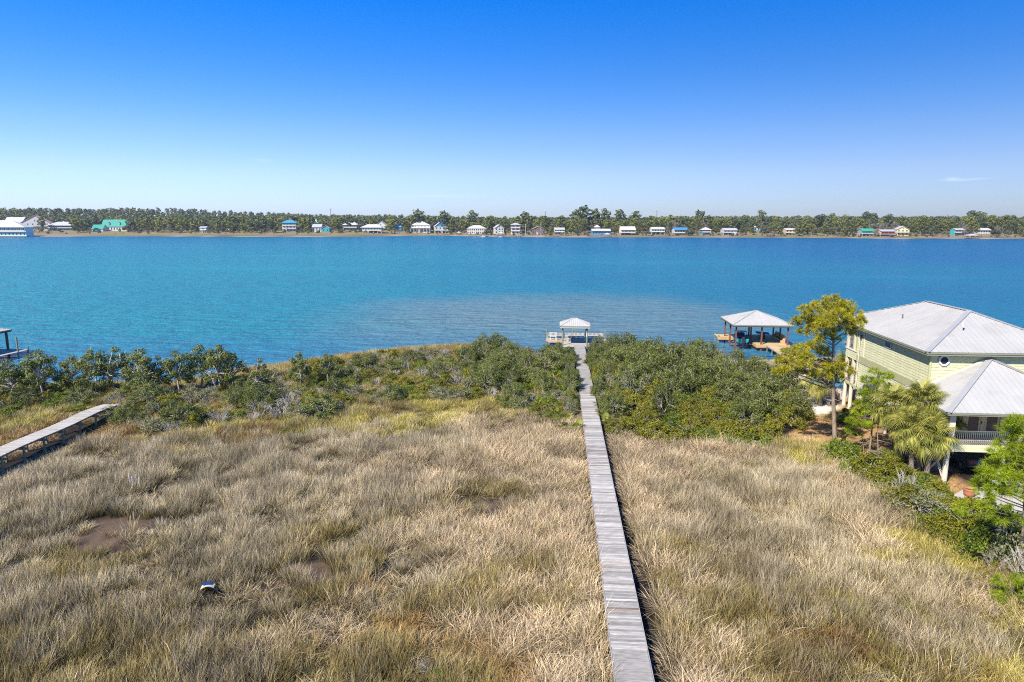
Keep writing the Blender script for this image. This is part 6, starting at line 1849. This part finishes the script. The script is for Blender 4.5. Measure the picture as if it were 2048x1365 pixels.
def tuft(seed, mat, n, rad, h, w, lean0, lean1, curl, flat=0.0):
    rng = np.random.RandomState(seed)
    a = rng.uniform(0, 2 * np.pi, n); r = rad * np.sqrt(rng.rand(n))
    bx = np.cos(a) * r; by = np.sin(a) * r
    az = a + rng.normal(0, .9, n) if flat < .3 else rng.uniform(0, 2 * np.pi, n)
    ln = rng.uniform(lean0, lean1, n)
    L = h * rng.uniform(.55, 1.1, n)
    cu = curl * rng.uniform(.3, 1.3, n)
    side = az + np.pi / 2 + rng.normal(0, .6, n)
    sx, sy = np.cos(side), np.sin(side)
    V_ = np.zeros((n, 7, 3)); px = bx.copy(); py = by.copy(); pz = np.full(n, -.05) + (flat * rng.uniform(.1, .8, n) * h)
    ht = np.zeros((n, 7))
    ths = [ln, ln + cu * .5, ln + cu * 1.2]
    wd = [w, w * .8, w * .5, 0]
    for k in range(4):
        f = k / 3
        if k < 3:
            V_[:, 2 * k] = np.stack([px - sx * wd[k] / 2, py - sy * wd[k] / 2, pz], 1); V_[:, 2 * k + 1] = np.stack([px + sx * wd[k] / 2, py + sy * wd[k] / 2, pz], 1)
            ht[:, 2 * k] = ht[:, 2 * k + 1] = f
            th = ths[k]; s = L / 3
            px = px + np.cos(az) * np.sin(th) * s; py = py + np.sin(az) * np.sin(th) * s; pz = pz + np.cos(th) * s
        else:
            V_[:, 6] = np.stack([px, py, pz], 1); ht[:, 6] = 1
    base = (np.arange(n) * 7)[:, None]
    F_ = np.concatenate([base + np.array([[0, 1, 3]]), base + np.array([[0, 3, 2]]), base + np.array([[2, 3, 5]]), base + np.array([[2, 5, 4]]), base + np.array([[4, 5, 6]])])
    g = np.repeat(np.clip(rng.normal(.5, .28, n), 0, 1), 7)
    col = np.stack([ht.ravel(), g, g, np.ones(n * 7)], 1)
    return np_mesh('tuft', V_.reshape(-1, 3), F_, mat, col)
tcol = bpy.data.collections.new('grass_tufts')
SPEC = [  # n, radius, height, width, lean0, lean1, curl, flat
    (58, .32, 1.20, .016, .02, .42, .32, 0),
    (44, .42, 1.25, .021, .15, 1.35, .30, .15),
    (58, .32, 1.08, .016, .02, .5, .35, 0),
    (54, .32, .95, .018, .05, .55, .7, 0),
    (54, .34, .90, .016, .05, .6, .6, 0)]
NV = 5
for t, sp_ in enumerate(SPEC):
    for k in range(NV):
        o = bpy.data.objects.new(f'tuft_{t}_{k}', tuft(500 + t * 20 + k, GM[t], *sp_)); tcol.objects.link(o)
# which grass grows where: control spots seen in the photo
CTRL = [(60, 960, 0), (250, 900, 0), (420, 900, 0), (600, 900, 0), (760, 880, 0), (100, 1060, 0), (350, 1040, 0), (520, 1000, 0), (650, 1000, 0), (60, 1160, 0), (300, 1160, 0), (150, 1130, 2), (500, 1120, 0),
        (120, 850, 4), (40, 840, 3), (240, 870, 4), (300, 880, 2), (390, 862, 3), (420, 880, 3), (360, 905, 0), (480, 868, 4), (540, 845, 3), (650, 845, 3), (700, 850, 3), (820, 828, 3), (900, 818, 3), (960, 822, 3), (1010, 825, 3), (860, 845, 3), (760, 830, 2),
        (900, 900, 0), (1000, 860, 1), (1090, 870, 1), (1000, 930, 1), (1100, 950, 1), (860, 950, 1), (960, 1000, 2), (800, 1000, 0), (850, 1050, 1), (1080, 1040, 1), (980, 1090, 1), (1130, 1100, 1), (880, 1110, 1), (760, 1090, 0), (1060, 1160, 2), (1150, 1160, 1), (1160, 1240, 1), (700, 1080, 2), (640, 1180, 2), (780, 1160, 0), (860, 1170, 2), (960, 1200, 2), (1040, 1250, 1), (1140, 1320, 1), (1200, 1350, 1),
        (560, 1240, 2), (420, 1220, 0), (300, 1240, 2), (150, 1240, 0), (60, 1300, 2), (200, 1320, 2), (350, 1330, 2), (480, 1300, 0), (620, 1260, 1), (680, 1320, 2), (800, 1260, 4), (900, 1250, 4), (880, 1310, 4), (1000, 1330, 4), (740, 1350, 2), (60, 1240, 0),
        (1260, 880, 1), (1330, 900, 1), (1420, 910, 1), (1500, 910, 1), (1260, 960, 1), (1340, 980, 1), (1450, 970, 0), (1550, 960, 0), (1620, 1000, 0), (1560, 910, 3), (1620, 900, 3), (1660, 920, 3), (1720, 980, 1), (1300, 1060, 1), (1400, 1060, 0), (1500, 1060, 0), (1600, 1080, 0), (1700, 1060, 1), (1760, 1040, 1), (1800, 1060, 3), (1330, 1160, 1), (1450, 1150, 2), (1560, 1160, 0), (1680, 1150, 0), (1780, 1150, 0), (1850, 1110, 3), (1860, 1180, 1), (1940, 1200, 1), (2010, 1240, 3),
        (1350, 1250, 2), (1330, 1330, 1), (1450, 1250, 2), (1520, 1300, 2), (1600, 1240, 0), (1700, 1240, 3), (1650, 1320, 4), (1780, 1290, 2), (1850, 1260, 0), (1900, 1320, 3), (2000, 1300, 2), (2040, 1350, 3), (1560, 1350, 2), (1820, 1350, 4)]
CW = np.array([[P(a, b_, .5).x, P(a, b_, .5).y] for a, b_, _ in CTRL]); CT = np.array([t for *_, t in CTRL])
rng = np.random.RandomState(4)
sp_ = .40
gx, gy = np.meshgrid(np.arange(-66, 66, sp_), np.arange(19, 70, sp_))
x = (gx + rng.uniform(-.5, .5, gx.shape) * sp_ * 1.2).ravel(); y = (gy + rng.uniform(-.5, .5, gy.shape) * sp_ * 1.2).ravel()
keep = np.abs(x) < y * .82 + 12
right_edge = np.array(gpoly([(1575, 893), (1640, 915), (1700, 955), (1790, 1010), (1880, 1085), (1960, 1140), (2048, 1200), (2200, 1290)]))
left_top = gpoly([(-300, 830), (0, 838), (190, 812), (330, 872), (430, 856), (520, 848), (640, 836), (720, 808), (800, 803), (1000, 803), (1060, 836), (1140, 850), (1165, 850)])
lt = np.array(left_top)
ytop_l = np.interp(x, lt[:, 0], lt[:, 1])
rt = np.array(gpoly([(1195, 850), (1225, 866), (1300, 888), (1420, 893), (1575, 893)]))
bd = (x - bw_p0.x) * math.cos(BW_ANG) - (y - bw_p0.y) * math.sin(BW_ANG)
ytop_r = np.interp(x, rt[:, 0], rt[:, 1])
xr = np.interp(y, right_edge[::-1, 1], right_edge[::-1, 0])
keep &= np.where(bd < 0, y < ytop_l + 1.0, (y < ytop_r + .6) & (x < xr + 1.2))
keep &= ~((bd > -.92) & (bd < 1.65))
ld_ = (x - lb_p0.x) * math.cos(LB_ANG) - (y - lb_p0.y) * math.sin(LB_ANG)
keep &= ~((np.abs(ld_) < 1.0) & (y < 66))
gap = np.zeros(len(x))
for (c, rx, ry) in MUDS:
    q = ((x - c.x) / rx) ** 2 + ((y - c.y) / ry) ** 2 + (VN2(x, y, .9) - .5) * 2.4
    keep &= (q > 1.0) | (rng.rand(len(x)) < .06)
    gap = np.maximum(gap, np.clip(1.8 - q, 0, 1))
n2 = VN2(x + 31, y * .8 + 7, 2.3) * .5 + VN3(x, y * .8, 1.0) * .5
wx = x + (VN1(x, y, 2.5) - .5) * 6 + rng.normal(0, .9, len(x)); wy = y + (VN3(x + 50, y, 2.5) - .5) * 6 + rng.normal(0, .9, len(x))
dist = np.empty(len(x)); typ = np.empty(len(x), int)
for i0 in range(0, len(x), 20000):
    s_ = slice(i0, i0 + 20000)
    d2 = ((wx[s_, None] - CW[None, :, 0]) ** 2 + (wy[s_, None] - CW[None, :, 1]) ** 2)
    typ[s_] = CT[np.argmin(d2, 1)]
mixr = rng.rand(len(x))
typ = np.where(mixr < .07, 0, np.where(mixr < .12, 2, np.where(mixr < .155, 1, np.where(mixr < .175, 4, typ))))
# thin, low places between the tussocks
low = np.clip((.43 - n2) / .12, 0, 1)
field_r = bd > 0
low = np.where(field_r, low * .45, low)
straw = typ == 1
low = np.where(straw, low * .6, low)
keep &= ~((low > .75) & (rng.rand(len(x)) < .30))
hs = (.42 + 1.0 * n2) * (1 - .58 * low) * rng.uniform(.85, 1.15, len(x))
hs = np.where(straw, hs * .85, hs)
hs = np.where(y > 60, hs * .9, hs)
hs = np.where((np.abs(ld_) < 3.0), hs * .3, hs)
x, y, typ, hs, n2 = x[keep], y[keep], typ[keep], hs[keep], n2[keep]
# sparse grass on the shore and in the yard
def more(poly, spacing, types, h):
    global x, y, typ, hs, n2
    xs_ = [p[0] for p in poly]; ys_ = [p[1] for p in poly]
    n = int((max(xs_) - min(xs_)) * (max(ys_) - min(ys_)) / spacing ** 2)
    ax_ = rng.uniform(min(xs_), max(xs_), n); ay = rng.uniform(min(ys_), max(ys_), n)
    k_ = in_poly(ax_, ay, poly) & (ay < shore_near(ax_) - .2)
    b_ = (ax_ - bw_p0.x) * math.cos(BW_ANG) - (ay - bw_p0.y) * math.sin(BW_ANG)
    k_ &= np.abs(b_) > 1.2
    l_ = (ax_ - lb_p0.x) * math.cos(LB_ANG) - (ay - lb_p0.y) * math.sin(LB_ANG)
    k_ &= ~((np.abs(l_) < 1.0) & (ay < 66))
    ax_, ay = ax_[k_], ay[k_]
    x = np.concatenate([x, ax_]); y = np.concatenate([y, ay]); typ = np.concatenate([typ, rng.choice(types, len(ax_))]); hs = np.concatenate([hs, h * rng.uniform(.6, 1.2, len(ax_))]); n2 = np.concatenate([n2, VN2(ax_, ay, 3.0)])
SHORE_L = gpoly([(-200, 772), (0, 770), (330, 765), (480, 742), (640, 722), (790, 702), (900, 694), (970, 694), (1060, 706), (1140, 716), (1140, 850), (1060, 838), (800, 805), (640, 838), (330, 872), (190, 815), (0, 842), (-200, 850)])
more(SHORE_L, .62, [3, 4, 4, 2, 3], .75)
STRAND = gpoly([(430, 765), (480, 742), (560, 735), (640, 722), (700, 713), (790, 702), (900, 694), (970, 694), (1040, 703), (1040, 722), (900, 712), (800, 720), (640, 742), (430, 778)])
more(STRAND, .34, [4, 4, 3, 2], 1.0)
more(gpoly([(20, 772), (330, 768), (330, 782), (20, 790)]), .4, [4, 3, 3], .8)
TRANS = gpoly([(1570, 885), (1640, 890), (1690, 915), (1760, 945), (1830, 1000), (1900, 1060), (2000, 1120), (2100, 1160), (2100, 1230), (2000, 1190), (1880, 1100), (1780, 1020), (1680, 950), (1580, 905)])
more(TRANS, .38, [3, 3, 2, 1, 3], .8)
more(YARD, 1.1, [3, 4], .28)
z = ground_z(x, y)
n = len(x)
print('tufts', n)
me = bpy.data.meshes.new('marsh_grass')
me.vertices.add(n); me.vertices.foreach_set('co', np.stack([x, y, z], 1).astype(np.float32).ravel())
def attr(nm, ty, data, key='value'):
    a = me.attributes.new(nm, ty, 'POINT'); a.data.foreach_set(key, np.asarray(data).ravel())
attr('pick', 'INT', (typ * NV + rng.randint(0, NV, n)).astype(np.int32))
rot = np.stack([rng.normal(0, .10, n), rng.normal(0, .10, n), rng.uniform(0, 6.28, n)], 1).astype(np.float32)
attr('turn', 'FLOAT_VECTOR', rot, 'vector')
sxy = rng.uniform(.9, 1.25, n)
attr('size', 'FLOAT_VECTOR', np.stack([sxy, sxy, hs], 1).astype(np.float32), 'vector')
attr('shade', 'FLOAT', np.clip(.5 + (VN1(x, y, 1.6) - .5) * 1.0 + (VN3(x, y, 6.0) - .5) * .5 + rng.normal(0, .12, n), 0, 1).astype(np.float32))
grass = mesh_obj('marsh_grass', me)
tag(grass, 'dry tan and olive marsh grass covering the wetland', 'grass', kind='stuff')
ng = bpy.data.node_groups.new('scatter_tufts', 'GeometryNodeTree')
ng.interface.new_socket('Geometry', in_out='INPUT', socket_type='NodeSocketGeometry')
ng.interface.new_socket('Geometry', in_out='OUTPUT', socket_type='NodeSocketGeometry')
gi = ng.nodes.new('NodeGroupInput'); go = ng.nodes.new('NodeGroupOutput')
iop = ng.nodes.new('GeometryNodeInstanceOnPoints'); ci = ng.nodes.new('GeometryNodeCollectionInfo')
ci.inputs['Collection'].default_value = tcol; ci.inputs['Separate Children'].default_value = True; ci.inputs['Reset Children'].default_value = True
def named(nm, ty):
    n_ = ng.nodes.new('GeometryNodeInputNamedAttribute'); n_.data_type = ty; n_.inputs['Name'].default_value = nm
    return n_.outputs['Attribute']
ng.links.new(gi.outputs[0], iop.inputs['Points']); ng.links.new(ci.outputs[0], iop.inputs['Instance'])
iop.inputs['Pick Instance'].default_value = True
ng.links.new(named('pick', 'INT'), iop.inputs['Instance Index'])
e2r = ng.nodes.new('FunctionNodeEulerToRotation'); ng.links.new(named('turn', 'FLOAT_VECTOR'), e2r.inputs[0]); ng.links.new(e2r.outputs[0], iop.inputs['Rotation'])
ng.links.new(named('size', 'FLOAT_VECTOR'), iop.inputs['Scale'])
ng.links.new(iop.outputs[0], go.inputs[0])
md = grass.modifiers.new('scatter', 'NODES'); md.node_group = ng

# ------------------------------------------------------------------ thin air over the lagoon
hz = MB(); hz.box(-2650, 2650, -320, 2650, -2.7, 62)
m, nt, out = new_mat('thin_haze')
pv = nd(nt, 'ShaderNodeVolumePrincipled')
pv.inputs['Color'].default_value = (0.80, 0.88, 1.0, 1)
pv.inputs['Density'].default_value = 0.00008
pv.inputs['Anisotropy'].default_value = 0.2
nt.links.new(pv.outputs[0], out.inputs['Volume'])
haze = hz.build('haze', m)
tag(haze, 'thin pale haze over the lagoon', 'haze', kind='stuff')
